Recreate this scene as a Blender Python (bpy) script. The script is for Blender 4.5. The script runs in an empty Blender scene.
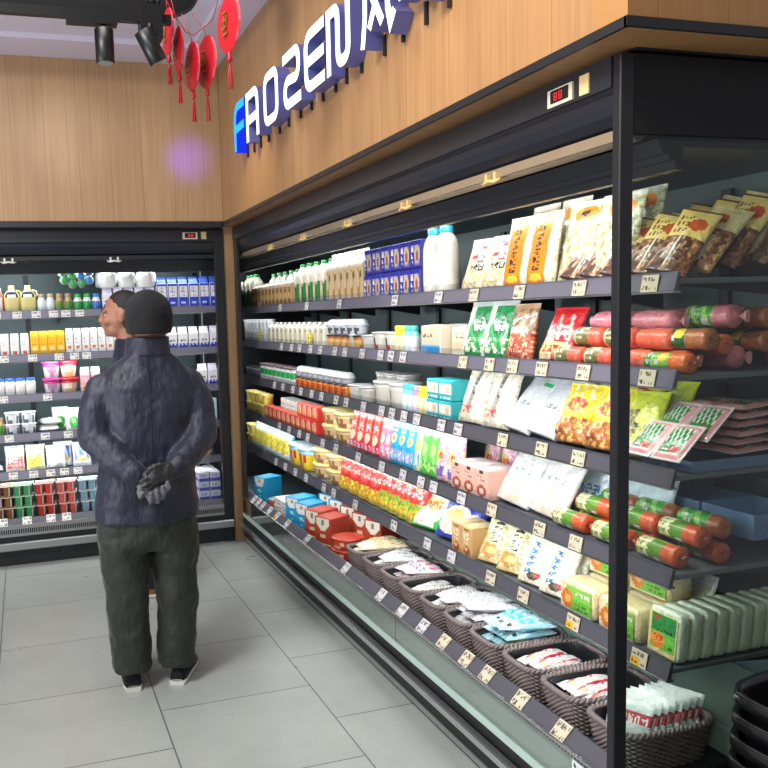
import bpy, math, random
from mathutils import Vector, Matrix, Euler
random.seed(7)
D = bpy.data
COL = bpy.context.scene.collection
PI = math.pi

# ------------------------------------------------------------------ colour and materials
def lin(c):
    return c/12.92 if c <= .04045 else ((c+.055)/1.055)**2.4
def hx(s):
    s = s.lstrip('#')
    return tuple(lin(int(s[i:i+2], 16)/255) for i in (0, 2, 4))
def rgb(r, g, b):
    return (lin(r/255), lin(g/255), lin(b/255))
W_ = hx('f2f2ee'); K_ = hx('202024'); GREY = hx('8c8c92')

class NT:
    def __init__(s, name):
        s.m = D.materials.new(name); s.m.use_nodes = True
        s.t = s.m.node_tree; s.n = s.t.nodes; s.n.clear()
        s.out = s.n.new('ShaderNodeOutputMaterial')
    def add(s, typ, **kw):
        n = s.n.new(typ)
        for k, v in kw.items():
            if k in n.inputs.keys(): 
                n.inputs[k].default_value = v
            else: setattr(n, k, v)
        return n
    def link(s, a, b): s.t.links.new(a, b)
    def math(s, op, a, b=None, c=None):
        n = s.n.new('ShaderNodeMath'); n.operation = op
        for i, v in enumerate((a, b, c)):
            if v is None: continue
            if hasattr(v, 'is_linked') or hasattr(v, 'links'): s.link(v, n.inputs[i])
            else: n.inputs[i].default_value = v
        return n.outputs[0]
    def mix(s, fac, a, b, mode='MIX'):
        n = s.n.new('ShaderNodeMix'); n.data_type = 'RGBA'; n.blend_type = mode
        for v, k in ((fac, 0), (a, 6), (b, 7)):
            if hasattr(v, 'links'): s.link(v, n.inputs[k])
            elif k == 0: n.inputs[0].default_value = v
            else: n.inputs[k].default_value = (*v, 1)
        return n.outputs[2]
    def noise(s, vec, scale, detail=3, rough=.5):
        n = s.n.new('ShaderNodeTexNoise'); n.inputs['Scale'].default_value = scale
        n.inputs['Detail'].default_value = detail; n.inputs['Roughness'].default_value = rough
        if vec is not None: s.link(vec, n.inputs['Vector'])
        return n.outputs[0]
    def coords(s):
        return s.n.new('ShaderNodeTexCoord').outputs['Object']
    def bsdf(s, col, rough=.5, metal=0., bump=None, bs=.2, bd=.002, **kw):
        b = s.n.new('ShaderNodeBsdfPrincipled')
        if hasattr(col, 'links'): s.link(col, b.inputs['Base Color'])
        else: b.inputs['Base Color'].default_value = (*col, 1)
        if hasattr(rough, 'links'): s.link(rough, b.inputs['Roughness'])
        else: b.inputs['Roughness'].default_value = rough
        b.inputs['Metallic'].default_value = metal
        for k, v in kw.items(): b.inputs[k.replace('_', ' ')].default_value = v
        if bump is not None:
            n = s.n.new('ShaderNodeBump'); n.inputs['Strength'].default_value = bs; n.inputs['Distance'].default_value = bd
            s.link(bump, n.inputs['Height']); s.link(n.outputs[0], b.inputs['Normal'])
        s.link(b.outputs[0], s.out.inputs[0]); return b

M = {}
def plain(name, col, rough=.5, metal=0., var=.12, scale=14, bump=0, bscale=None, **kw):
    t = NT(name); co = t.coords(); n = t.noise(co, scale)
    c = t.mix(t.math('MULTIPLY', n, var*2), col, tuple(x*.45 for x in col))
    bp = t.noise(co, bscale or scale*4) if bump else None
    t.bsdf(c, rough, metal, bp, bs=bump, **kw); M[name] = t.m; return t.m
def attr_mat(name, rough, coat=0., bump=0, bscale=60, var=.1, **kw):
    t = NT(name); a = t.n.new('ShaderNodeAttribute'); a.attribute_name = 'Col'
    co = t.coords(); n = t.noise(co, 40)
    c = t.mix(t.math('MULTIPLY', n, var), a.outputs[0], (0, 0, 0))
    bp = t.noise(co, bscale, 2) if bump else None
    t.bsdf(c, rough, 0, bp, bs=bump, bd=.005, Coat_Weight=coat, Coat_Roughness=.12, **kw); M[name] = t.m
attr_mat('printed_film', .36, .85, 1., 80)
attr_mat('printed_card', .5)
attr_mat('gloss_plastic', .3, .15)
attr_mat('soft_matte', .8, 0, .3, 120)
plain('fridge_black', rgb(34, 35, 39), .38, .2)
plain('fridge_grey', rgb(56, 58, 63), .35, .5)
plain('canopy_blue_black', rgb(44, 47, 56), .3, .4)
plain('rail_grey', rgb(112, 111, 126), .4, .1)
plain('rail_dark', rgb(86, 85, 94), .4, .1)
plain('shelf_metal', rgb(120, 126, 130), .4, .3)
plain('liner_teal', rgb(88, 108, 110), .4, .1)
plain('liner_dark', rgb(70, 80, 84), .4, .2)
plain('liner_grey', rgb(212, 218, 216), .35, .1)
plain('mint_liner', rgb(196, 220, 210), .3, .2)
plain('chrome', rgb(205, 208, 208), .18, .9, .05)
plain('steel', rgb(170, 174, 174), .3, .7, .1)
plain('cream_strip', rgb(172, 156, 134), .3, .5, .2)
plain('soffit_paint', rgb(196, 192, 206), .7, 0, .06, 3)
plain('void_black', rgb(5, 5, 8), .8)
plain('track_black', rgb(11, 11, 14), .4, .1)
plain('skin', rgb(160, 110, 86), .5, 0, .1, 30, Subsurface_Weight=.1, Subsurface_Radius=(.01, .004, .002))
plain('hair', rgb(30, 26, 25), .7, 0, .3, 200, .6, 300)
plain('wicker', rgb(132, 120, 118), .5, 0, .35, 60, .3, 200)
plain('basket_plastic', rgb(20, 20, 22), .22, 0, .1)
plain('sole_white', rgb(205, 205, 196), .6)
plain('lantern_red', rgb(186, 22, 38), .45, 0, .3, 60)
plain('gold_paper', rgb(176, 128, 60), .35, .5, .3, 120)
def cloth(name, col, col2, rough=.7, s1=7, sheen=.12):
    t = NT(name); co = t.coords()
    n1 = t.noise(co, s1, 4, .6); n2 = t.noise(co, 420, 1)
    mp = t.n.new('ShaderNodeMapping'); t.link(co, mp.inputs[0]); mp.inputs['Scale'].default_value = (11, 11, 5)
    n3 = t.noise(mp.outputs[0], 1.2, 3, .55)
    c = t.mix(n1, col, col2)
    h = t.math('ADD', t.math('MULTIPLY', n3, 1.), t.math('MULTIPLY', n2, .015))
    t.bsdf(c, rough, 0, h, bs=.6, bd=.03, Sheen_Weight=sheen, Sheen_Roughness=.4); M[name] = t.m
cloth('navy_cloth', rgb(21, 28, 50), rgb(13, 17, 33), .55)
cloth('olive_cloth', rgb(36, 41, 28), rgb(19, 23, 15), .7)
cloth('black_knit', rgb(11, 13, 18), rgb(6, 7, 11), .95, 20, .04)
cloth('glove_black', rgb(34, 34, 38), rgb(18, 18, 20), .45, 30)
cloth('glove_grey', rgb(104, 104, 112), rgb(60, 60, 66), .7, 30)
def emit(name, col, strength):
    t = NT(name); co = t.coords(); n = t.noise(co, 3)
    e = t.n.new('ShaderNodeEmission'); e.inputs[1].default_value = strength
    c = t.mix(t.math('MULTIPLY', n, .06), col, tuple(x*.8 for x in col)); t.link(c, e.inputs[0])
    t.link(e.outputs[0], t.out.inputs[0]); M[name] = t.m
emit('led_white', (.93, 1, 1), 5.)
emit('sign_white', (.86, .9, 1), 2.6)
emit('sign_blue', (.03, .38, 1), 1.7)
emit('sign_blue_edge', (.01, .03, .75), 1.2)
emit('display_red', (1, .05, .05), 1.2)
plain('sign_return', rgb(92, 96, 158), .4, .1)
def glass(name, tint, refl, ior=1.45):
    t = NT(name); co = t.coords(); n = t.noise(co, 2)
    tr = t.n.new('ShaderNodeBsdfTransparent'); gl = t.n.new('ShaderNodeBsdfGlossy'); gl.inputs['Roughness'].default_value = .02
    c = t.mix(t.math('MULTIPLY', n, .1), tint, tuple(x*.9 for x in tint)); t.link(c, tr.inputs[0])
    f = t.n.new('ShaderNodeLayerWeight'); f.inputs[0].default_value = .5
    mx = t.n.new('ShaderNodeMixShader'); t.link(t.math('ADD', t.math('MULTIPLY', t.math('POWER', f.outputs[1], 4.), .6*refl), .035*refl), mx.inputs[0])
    t.link(tr.outputs[0], mx.inputs[1]); t.link(gl.outputs[0], mx.inputs[2]); t.link(mx.outputs[0], t.out.inputs[0]); M[name] = t.m
glass('end_glass', (.80, .83, .80), .9)
glass('front_glass', (.86, .90, .88), 3.2)
glass('clear_plastic', (.93, .95, .97), .8)
plain('blue_plastic', rgb(140, 176, 222), .2, 0, .08, Alpha=.45)

def wood(name, axis, c1, c2):
    t = NT(name); co = t.coords(); sp = t.n.new('ShaderNodeSeparateXYZ'); t.link(co, sp.inputs[0])
    s = sp.outputs[axis]; z = sp.outputs[2]
    u = t.math('DIVIDE', s, .197); pl = t.math('FLOOR', u); fr = t.math('SUBTRACT', u, pl)
    wn = t.n.new('ShaderNodeTexWhiteNoise'); wn.noise_dimensions = '1D'; t.link(pl, wn.inputs['W'])
    cv = t.n.new('ShaderNodeCombineXYZ'); t.link(t.math('MULTIPLY', s, 55.), cv.inputs[0]); t.link(t.math('MULTIPLY', z, 1.3), cv.inputs[2]); t.link(t.math('MULTIPLY', wn.outputs[0], 9.), cv.inputs[1])
    g = t.noise(cv.outputs[0], 1.6, 5, .65)
    cv2 = t.n.new('ShaderNodeCombineXYZ'); t.link(t.math('MULTIPLY', s, 7.), cv2.inputs[0]); t.link(t.math('MULTIPLY', z, .6), cv2.inputs[2]); t.link(t.math('MULTIPLY', wn.outputs[0], 9.), cv2.inputs[1])
    g2 = t.noise(cv2.outputs[0], 2., 2)
    c = t.mix(t.math('MULTIPLY', g, 1.), c1, c2)
    c = t.mix(t.math('MULTIPLY', g2, .45), c, tuple(x*.75 for x in c2))
    c = t.mix(t.math('MULTIPLY', wn.outputs[0], .16), c, tuple(x*.4 for x in c2))
    seam = t.math('LESS_THAN', fr, .012)
    c = t.mix(t.math('MULTIPLY', seam, .45), c, (.03, .02, .01))
    t.bsdf(c, .42, 0, g, bs=.08, bd=.002); M[name] = t.m
wood('wood_back', 0, rgb(192, 158, 116), rgb(134, 102, 72))
wood('wood_right', 1, rgb(186, 146, 100), rgb(128, 92, 60))
wood('wood_end', 0, rgb(184, 142, 92), rgb(140, 98, 56))
def tiles():
    t = NT('floor_tiles'); co = t.coords(); sp = t.n.new('ShaderNodeSeparateXYZ'); t.link(co, sp.inputs[0])
    u = t.math('DIVIDE', t.math('ADD', sp.outputs[0], .2), .63); cu = t.math('FLOOR', u); fu = t.math('SUBTRACT', u, cu)
    odd = t.math('MULTIPLY', t.math('FLOORED_MODULO', cu, 2.), .49)
    v = t.math('ADD', t.math('DIVIDE', t.math('SUBTRACT', sp.outputs[1], 3.343), .577), odd)
    cvv = t.math('FLOOR', v); fv = t.math('SUBTRACT', v, cvv)
    gr = t.math('MAXIMUM', t.math('LESS_THAN', fu, .009), t.math('LESS_THAN', fv, .009))
    wn = t.n.new('ShaderNodeTexWhiteNoise'); wn.noise_dimensions = '2D'
    cx = t.n.new('ShaderNodeCombineXYZ'); t.link(cu, cx.inputs[0]); t.link(cvv, cx.inputs[1]); t.link(cx.outputs[0], wn.inputs['Vector'])
    n1 = t.noise(co, 5, 6, .65); n2 = t.noise(co, 42, 3)
    c = t.mix(n1, rgb(168, 172, 167), rgb(136, 141, 138))
    c = t.mix(t.math('MULTIPLY', n2, .3), c, rgb(186, 187, 182))
    c = t.mix(t.math('MULTIPLY', wn.outputs[0], .12), c, rgb(120, 124, 124))
    c = t.mix(gr, c, rgb(88, 90, 90))
    r = t.math('ADD', t.math('MULTIPLY', n1, .16), .22)
    t.bsdf(c, r); M['floor_tiles'] = t.m
tiles()

# ------------------------------------------------------------------ mesh builder
class MB:
    def __init__(s, mp=None):
        s.v = []; s.f = []; s.c = []; s.m = []; s.map = mp; s.sm = []
    def vs(s, pts):
        i = len(s.v)
        s.v += [tuple(s.map(*p)) if s.map else tuple(p) for p in pts]; return i
    def face(s, idx, col=(.5, .5, .5), mi=0, smooth=False):
        s.f.append(tuple(idx)); s.c.append(col); s.m.append(mi); s.sm.append(smooth)
    def box(s, x0, x1, y0, y1, z0, z1, col=(.5, .5, .5), mi=0, ch=0.):
        if ch <= 0:
            i = s.vs([(x0,y0,z0),(x1,y0,z0),(x1,y1,z0),(x0,y1,z0),(x0,y0,z1),(x1,y0,z1),(x1,y1,z1),(x0,y1,z1)])
            for q in ((0,3,2,1),(4,5,6,7),(0,1,5,4),(1,2,6,5),(2,3,7,6),(3,0,4,7)): s.face([i+k for k in q], col, mi)
            return
        X = (x0, x1); Y = (y0, y1); Z = (z0, z1); idx = {}
        for a in (0, 1):
            for b in (0, 1):
                for d in (0, 1):
                    sx = 1 if a == 0 else -1; sy = 1 if b == 0 else -1; sz = 1 if d == 0 else -1
                    x, y, z = X[a], Y[b], Z[d]
                    k = s.vs([(x, y+sy*ch, z+sz*ch), (x+sx*ch, y, z+sz*ch), (x+sx*ch, y+sy*ch, z)])
                    idx[a, b, d] = (k, k+1, k+2)
        g = lambda a, b, d, k: idx[a, b, d][k]
        F = []
        for a in (0, 1): F.append([g(a,0,0,0), g(a,1,0,0), g(a,1,1,0), g(a,0,1,0)])
        for b in (0, 1): F.append([g(0,b,0,1), g(1,b,0,1), g(1,b,1,1), g(0,b,1,1)])
        for d in (0, 1): F.append([g(0,0,d,2), g(1,0,d,2), g(1,1,d,2), g(0,1,d,2)])
        for a in (0, 1):
            for b in (0, 1): F.append([g(a,b,0,0), g(a,b,0,1), g(a,b,1,1), g(a,b,1,0)])
            for d in (0, 1): F.append([g(a,0,d,0), g(a,0,d,2), g(a,1,d,2), g(a,1,d,0)])
        for b in (0, 1):
            for d in (0, 1): F.append([g(0,b,d,1), g(0,b,d,2), g(1,b,d,2), g(1,b,d,1)])
        for k in idx.values(): F.append(list(k))
        for q in F: s.face(q, col, mi)
    def tube(s, path, r, n=8, col=(.5,.5,.5), mi=0, cap=True, closed=False):
        P = [Vector(p) for p in path]; m = len(P); rs = r if isinstance(r, (list, tuple)) else [r]*m
        rings = []
        prev = None
        for i in range(m):
            if closed: t = P[(i+1) % m]-P[i-1]
            else: t = P[min(i+1, m-1)]-P[max(i-1, 0)]
            t.normalize()
            a = prev if prev is not None else (Vector((0,0,1)) if abs(t.z) < .9 else Vector((1,0,0)))
            u = (a - t*a.dot(t)); u.normalize(); w = t.cross(u); prev = u
            rings.append(s.vs([P[i]+(u*math.cos(2*PI*k/n)+w*math.sin(2*PI*k/n))*rs[i] for k in range(n)]))
        for i in range(m if closed else m-1):
            a, b = rings[i], rings[(i+1) % m]
            for k in range(n): s.face((a+k, a+(k+1) % n, b+(k+1) % n, b+k), col, mi, True)
        if cap and not closed:
            s.face([rings[0]+k for k in range(n)][::-1], col, mi); s.face([rings[-1]+k for k in range(n)], col, mi)
    def lathe(s, prof, n=20, f=None, col=(.5,.5,.5), mi=0, ax=lambda x, y, z: (x, y, z), e=2., sx=1., sy=1., flat=False):
        """prof: (radius, z). f(theta01, frac, z) -> colour; e: superellipse exponent of the section (2 round, 5 squarish)."""
        z0 = prof[0][1]; z1 = prof[-1][1]; rings = []
        for r, z in prof:
            pts = []
            for k in range(n):
                a = 2*PI*k/n; c, d = math.cos(a), math.sin(a)
                q = (abs(c)**e+abs(d)**e)**(-1/e)
                pts.append(ax(r*q*c*sx, r*q*d*sy, z))
            rings.append(s.vs(pts))
        for i in range(len(prof)-1):
            zm = (prof[i][1]+prof[i+1][1])/2; fr = (zm-z0)/(z1-z0+1e-9)
            for k in range(n):
                cc = f(((k+.5)/n), fr) if f else col
                s.face((rings[i]+k, rings[i]+(k+1) % n, rings[i+1]+(k+1) % n, rings[i+1]+k), cc, mi, not flat)
        for r_, fr, rev in ((rings[0], 0, True), (rings[-1], 1, False)):
            q = [r_+k for k in range(n)]
            s.face(q[::-1] if rev else q, f(.75, fr) if f else col, mi)
    def grid(s, P, nx, nz, f, mi=0, smooth=True, flip=False):
        """P(u,v)->point, f(u,v)->colour"""
        i = s.vs([P(a/nx, b/nz) for b in range(nz+1) for a in range(nx+1)])
        for b in range(nz):
            for a in range(nx):
                q = (i+b*(nx+1)+a, i+b*(nx+1)+a+1, i+(b+1)*(nx+1)+a+1, i+(b+1)*(nx+1)+a)
                s.face(q[::-1] if flip else q, f((a+.5)/nx, (b+.5)/nz), mi, smooth)
    def prism(s, poly, h0, h1, ax, col=(.5,.5,.5), mi=0, side=None):
        n = len(poly); a = s.vs([ax(p[0], p[1], h0) for p in poly]); b = s.vs([ax(p[0], p[1], h1) for p in poly])
        s.face([a+k for k in range(n)][::-1], col, mi); s.face([b+k for k in range(n)], col, mi)
        for k in range(n): s.face((a+k, a+(k+1) % n, b+(k+1) % n, b+k), col, mi if side is None else side)
    def ball(s, c, r, nu=14, nv=9, col=(.5,.5,.5), mi=0, rot=None):
        c = Vector(c); r = Vector(r if isinstance(r, (tuple, list)) else (r, r, r)); rg = []
        for j in range(1, nv):
            th = PI*j/nv
            pts = []
            for k in range(nu):
                p = Vector((r.x*math.sin(th)*math.cos(2*PI*k/nu), r.y*math.sin(th)*math.sin(2*PI*k/nu), -r.z*math.cos(th)))
                if rot: p.rotate(rot)
                pts.append(c+p)
            rg.append(s.vs(pts))
        lo, hi = Vector((0,0,-r.z)), Vector((0,0,r.z))
        if rot: lo.rotate(rot); hi.rotate(rot)
        t = s.vs([c+lo, c+hi])
        for k in range(nu):
            s.face((t, rg[0]+(k+1) % nu, rg[0]+k), col, mi, True); s.face((t+1, rg[-1]+k, rg[-1]+(k+1) % nu), col, mi, True)
        for j in range(nv-2):
            for k in range(nu): s.face((rg[j]+k, rg[j]+(k+1) % nu, rg[j+1]+(k+1) % nu, rg[j+1]+k), col, mi, True)
    def limb(s, path, rs, step=.4):
        """overlapping balls along a path, to be remeshed into one surface"""
        for i in range(len(path)-1):
            a, b = Vector(path[i]), Vector(path[i+1]); L = (b-a).length; n = max(1, int(L/(min(rs[i], rs[i+1])*step))+1)
            for k in range(n+1):
                t = k/n; s.ball(a.lerp(b, t), rs[i]*(1-t)+rs[i+1]*t, 12, 8)
    def mesh(s, name, mats, org=None):
        me = D.meshes.new(name)
        v = s.v if org is None else [(p[0]-org[0], p[1]-org[1], p[2]-org[2]) for p in s.v]
        me.from_pydata(v, [], s.f)
        for k in (mats if isinstance(mats, (list, tuple)) else [mats]): me.materials.append(M[k])
        me.polygons.foreach_set('material_index', s.m); me.polygons.foreach_set('use_smooth', s.sm)
        at = me.color_attributes.new('Col', 'FLOAT_COLOR', 'CORNER')
        buf = []
        for f, c in zip(s.f, s.c): buf += [c[0], c[1], c[2], 1.]*len(f)
        at.data.foreach_set('color', buf); me.update(); return me
    def build(s, name, mats, parent=None, org=None, loc=None):
        o = D.objects.new(name, s.mesh(name, mats, org)); COL.objects.link(o)
        if parent is not None: o.parent = parent
        if loc is not None: o.location = loc
        return o
def tag(o, label=None, cat=None, group=None, kind=None):
    if label: o['label'] = label
    if cat: o['category'] = cat
    if group: o['group'] = group
    if kind: o['kind'] = kind
    return o
def empty(name, loc, rz=0):
    o = D.objects.new(name, None); COL.objects.link(o); o.location = loc; o.rotation_euler = (0, 0, rz); o.empty_display_size = .1; return o
ORD = 'first second third fourth fifth sixth seventh eighth ninth tenth eleventh twelfth thirteenth fourteenth fifteenth sixteenth seventeenth eighteenth'.split()

# ------------------------------------------------------------------ printed designs: f(u, v) -> colour
def hsh(a, b, s): 
    x = math.sin(a*127.1+b*311.7+s*74.7)*43758.5453
    return x-math.floor(x)
def design(base, *items):
    def f(u, v):
        c = base
        for it in items:
            k = it[0]
            if k == 'r':
                if it[1] <= u < it[2] and it[3] <= v < it[4]: c = it[5]
            elif k == 'e':
                if ((u-it[1])/it[3])**2+((v-it[2])/it[4])**2 <= 1: c = it[5]
            elif k == 'g':      # rows of small character-like marks
                _, u0, u1, v0, v1, nx, ny, col, sd = it
                if u0 <= u < u1 and v0 <= v < v1:
                    a = (u-u0)/(u1-u0)*nx; b = (v-v0)/(v1-v0)*ny
                    fa, fb = a % 1, b % 1
                    if fa < .82 and fb < .8 and hsh(int(a)*5+int(fa*5), int(b)*5+int(fb*5), sd) > .42: c = col
            elif k == 'n':      # loose contents seen through film
                _, u0, u1, v0, v1, cols, sd, su, sv = it
                if u0 <= u < u1 and v0 <= v < v1: c = cols[int(hsh(int(u*su*1.5+.6*math.sin(v*40)), int(v*sv*1.5+.6*math.sin(u*31)), sd)*len(cols)) % len(cols)]
            elif k == 's':      # slanted stripes
                _, u0, u1, v0, v1, fq, sl, duty, col = it
                if u0 <= u < u1 and v0 <= v < v1 and ((u+sl*v)*fq) % 1 < duty: c = col
        return c
    return f
# ------------------------------------------------------------------ the setting
def struct(name, mb, mats):
    return tag(mb.build(name, mats), kind='structure')
m = MB(); m.box(-4.5, 3.2, -3, 6.6, -.06, 0); struct('floor', m, 'floor_tiles')
m = MB(); m.box(-4.5, 1.298, 5.2, 5.32, 2.178, 3.6)
m.box(-4.5, 1.288, 5.195, 5.34, 2.141, 2.178, mi=1); struct('wall_back', m, ['wood_back', 'fridge_black'])
m = MB(); m.box(1.30, 1.42, 1.62, 6.3, 2.172, 3.6)
m.box(1.292, 1.302, 1.505, 6.3, 2.150, 2.172, mi=1); m.box(1.302, 1.42, 1.62, 6.3, 2.150, 2.172); struct('wall_right', m, ['wood_right', 'fridge_black'])
m = MB(); m.box(1.30, 3.2, 1.51, 1.62, 2.172, 3.6); m.box(1.292, 3.2, 1.503, 1.512, 2.150, 2.172, mi=1); m.box(1.302, 1.9, 1.512, 1.62, 2.150, 2.172); m.box(1.9, 3.2, 1.512, 1.62, 2.150, 2.172, mi=1)
m.box(1.62, 3.2, 1.5095, 1.5105, 2.262, 2.265, mi=1)
struct('wall_near_end', m, ['wood_end', 'fridge_black'])
m = MB(); m.box(1.33, 1.387, 5.285, 5.37, 0, 2.178); struct('trim_1', m, 'wood_back')      # timber filler post in the corner
m = MB(); m.box(1.42, 3.2, 1.62, 6.3, 2.145, 2.165); struct('trim_2', m, 'fridge_black')
# ceiling: painted soffit round an open black void, with a rounded inner corner
def soffit_poly(x, y, rad):
    p = [(-4.5, y)]
    for k in range(9):
        a = PI/2*(1-k/8); p.append((x-rad+rad*math.cos(a), y-rad+rad*math.sin(a)))
    return p+[(x, -3)]
m = MB(); up = lambda x, y, z: (x, y, z)
for sx, sy, rad, z0 in ((1.07, 4.88, .03, 3.155), (.97, 4.6, .28, 3.185)):
    q = soffit_poly(sx, sy, rad)
    m.prism(q+[(3.2, -3), (3.2, 5.6), (-4.5, 5.6)], z0, z0+.03 if sx > 1 else 3.205, up, side=0 if sx > 1 else 1)  # upper ring's edge coloured black, shade painted over brightly lit faces
struct('ceiling', m, ['soffit_paint', 'void_black'])
m = MB(); m.box(-4.5, 3.2, -3, 5.6, 4.05, 4.1); m.box(-4.5, 3.2, 4.7, 4.9, 3.206, 4.05); m.box(1.02, 1.22, -3, 5.2, 3.206, 4.05); struct('ceiling_void', m, 'void_black')

# ------------------------------------------------------------------ display fridges
def tagdesign(sd, yel=False, b=hx('cfc5ad')):
    it = [('g', .08, .92, .62, .92, 7, 1.6, hx('6d675c'), sd), ('g', .1, .5, .1, .34, 4, 1, hx('7d7466'), sd+1), ('g', .55, .92, .1, .5, 3, 1, hx('54504a'), sd+2)]
    if yel: it.insert(0, ('r', .4, 1, 0, .55, hx('e2b01e')))
    return design(b, *it)
def lip_item(name, mp, s, d, z, wd, ht, f, parent, org, nx=14, nz=10, th=.002, lean=0.):
    mb = MB(mp)
    P = lambda u, v: (s+(u-.5)*wd, d+lean*v*ht, z+v*ht)
    P2 = lambda u, v: (s+(u-.5)*wd, d+th+lean*v*ht, z+v*ht)
    mb.grid(P, nx, nz, f, 0, False); mb.grid(P2, 1, 1, lambda u, v: hx('c4baa4'), 0, False)
    i = mb.vs([P(0,0), P(1,0), P(1,1), P(0,1), P2(0,0), P2(1,0), P2(1,1), P2(0,1)])
    for a in range(4): b = (a+1) % 4; mb.face((i+a, i+b, i+4+b, i+4+a), hx('c4baa4'))
    return mb.build(name, 'printed_card', parent, org)

def fridge(root, org, s0, s1, mp, zb, tags, flip, glassfront):
    B = lambda name, mb, mats, par=root: mb.build(name, mats, par, org)
    # canopy
    cv = [(0, 2.14), (0, 2.062), (.012, 2.054), (.014, 2.034), (.024, 2.008), (.044, 1.988), (.075, 1.982), (.11, 1.982), (.11, 2.0), (.85, 2.0), (.85, 2.14)]
    mb = MB(mp); mb.prism(cv, s0, s1, lambda a, b, h: (h, a, b)); B('canopy', mb, 'canopy_blue_black')
    mb = MB(mp); mb.box(s0, s1, -.006, -.0005, 2.066, 2.137); B('canopy_fascia', mb, 'fridge_grey')
    bl = MB(mp); bl.box(s0, s1, .046, .062, 1.952, 1.978); bl.tube([(s0+.01, .085, 1.962), (s1-.01, .085, 1.962)], .018, 10)
    blind = B('night_blind', bl, 'cream_strip' if not flip else 'fridge_black')
    hs = (.09, .64, 1.3) if flip else (2.24, 2.83, 3.40, 4.0, 4.58)
    for h in ([-.06, .60] if flip else hs):
        mb = MB(mp); c = rgb(214, 214, 206) if flip else rgb(214, 184, 120)
        mb.tube([(h-.045, .043, 1.945), (h-.03, .030, 1.938), (h, .028, 1.944), (h+.03, .030, 1.938), (h+.045, .043, 1.945)], .006, 6, c)
        mb.box(h-.03, h-.018, .034, .05, 1.938, 1.968, c); mb.box(h+.018, h+.03, .034, .05, 1.938, 1.968, c)
        B('blind_handle', mb, 'gloss_plastic', blind)
    mb = MB(mp)
    mb.prism([(.13, 1.95), (.15, 1.915), (.165, 1.915), (.17, 1.90), (.185, 1.90), (.19, 1.878), (.208, 1.876), (.212, 1.932), (.78, 1.932), (.78, 1.95)], s0, s1, lambda a, b, h: (h, a, b))
    B('air_baffle', mb, 'fridge_grey')
    mb = MB(mp); mb.box(s0+.05, s1-.05, .214, .228, 1.912, 1.93); B('lamp_strip', mb, 'led_white')
    mb = MB(mp); mb.box(s0, s1, .78, .80, .2, 1.945)
    k = s0+.4
    while k < s1:
        mb.box(k-.018, k+.018, .765, .78, .3, 1.9, mi=1); k += .62
    B('back_panel', mb, ['liner_teal', 'fridge_black'])
    # shelves
    for i, z in enumerate(zb):
        mb = MB(mp); mb.box(s0+.003, s1-.02, .205, .76, z+.018, z+.032, ch=.002)
        k = s0+.05
        while k < s1:
            mb.prism([(.22, z+.018), (.76, z+.018), (.76, z-.05), (.6, z-.02)], k-.004, k+.004, lambda a, b, h: (h, a, b), mi=1); k += .6
        sh = B('shelf', mb, ['shelf_metal', 'fridge_black'])
        r = MB(mp)
        r.prism([(.192, z+.002), (.205, z), (.214, z+.046), (.206, z+.05)], s0+.003, s1-.02, lambda a, b, h: (h, a, b))
        r.prism([(.190, z-.004), (.214, z-.004), (.214, z+.001), (.190, z+.001)], s0+.003, s1-.02, lambda a, b, h: (h, a, b), mi=1)
        B('price_rail', r, ['rail_grey' if i < 2 or flip else 'rail_dark', 'chrome'], sh)
        g = MB(mp); g.box(s0+.02, s1-.02, .198, .2, z+.045, z+.072); B('front_guard', g, 'clear_plastic', sh)
        l = MB(mp); l.box(s0+.05, s1-.05, .216, .226, z+.010, z+.0178); B('shelf_lamp', l, 'led_white', sh)
        for n, (t, yl) in enumerate(tags[i]):
            lip_item('price_tag', mp, t, .187, z+.001, .058, .044, tagdesign(n*3+i*17, yl, hx('e2e2e0') if flip else (hx('cfc5ad') if t < 2.7 else hx('cdccd0'))), sh, org, 10 if abs(t) > 3 else 14, 8, lean=.2)
    # deck
    mb = MB(mp); mb.box(s0+.01, s1-.01, .05, .78, .27, .285); dk = B('deck', mb, 'liner_dark')
    r = MB(mp); za = .312 if glassfront else .262; zc = za+.035
    r.prism([(.012, za), (.052, zc), (.058, zc), (.058, za-.03), (.012, za-.01)], s0+.01, s1-.01, lambda a, b, h: (h, a, b))
    B('price_rail', r, 'rail_dark', dk)
    for n, (t, yl) in enumerate(tags[5]):
        mb = MB(mp)
        P = lambda u, v: (t+(u-.5)*.058, .009+.04*v, za-.001+.042*v)
        P2 = lambda u, v: (t+(u-.5)*.058, .011+.04*v, za-.0035+.042*v)
        mb.grid(P, 14, 10, tagdesign(n*5+90, yl, hx('e2e2e0') if flip else (hx('cfc5ad') if t < 2.7 else hx('cdccd0'))), 0, False); mb.grid(P2, 1, 1, lambda u, v: hx('c4baa4'), 0, False)
        B('price_tag', mb, 'printed_card', dk)
    # lower front
    mb = MB(mp)
    if glassfront:
        mb.prism([(.004, .165), (.03, .165), (.06, .29), (.05, .29)], s0, s1, lambda a, b, h: (h, a, b))
        k = s0+.02
        while k < 3.4:
            mb.prism([(.0405, .268), (.0505, .310), (.0495, .310), (.0395, .268)], k, k+.006, lambda a, b, h: (h, a, b), mi=1); k += .014
        B('air_grille', mb, ['liner_grey', 'void_black'])
        mb = MB(mp); mb.box(s0, s1, -.004, .012, .178, .205); B('glass_holder', mb, 'mint_liner')
        mb = MB(mp); mb.box(s0, s1, 0, .005, .205, .312); mb.box(s0, s1, -.0015, .0065, .312, .318, mi=1)
        mb.box(2.9, 2.902, -.001, 0, .205, .312, mi=2); mb.box(4.4, 4.402, -.001, 0, .205, .312, mi=2)
        B('front_glass', mb, ['front_glass', 'chrome', 'fridge_grey'])
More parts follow.
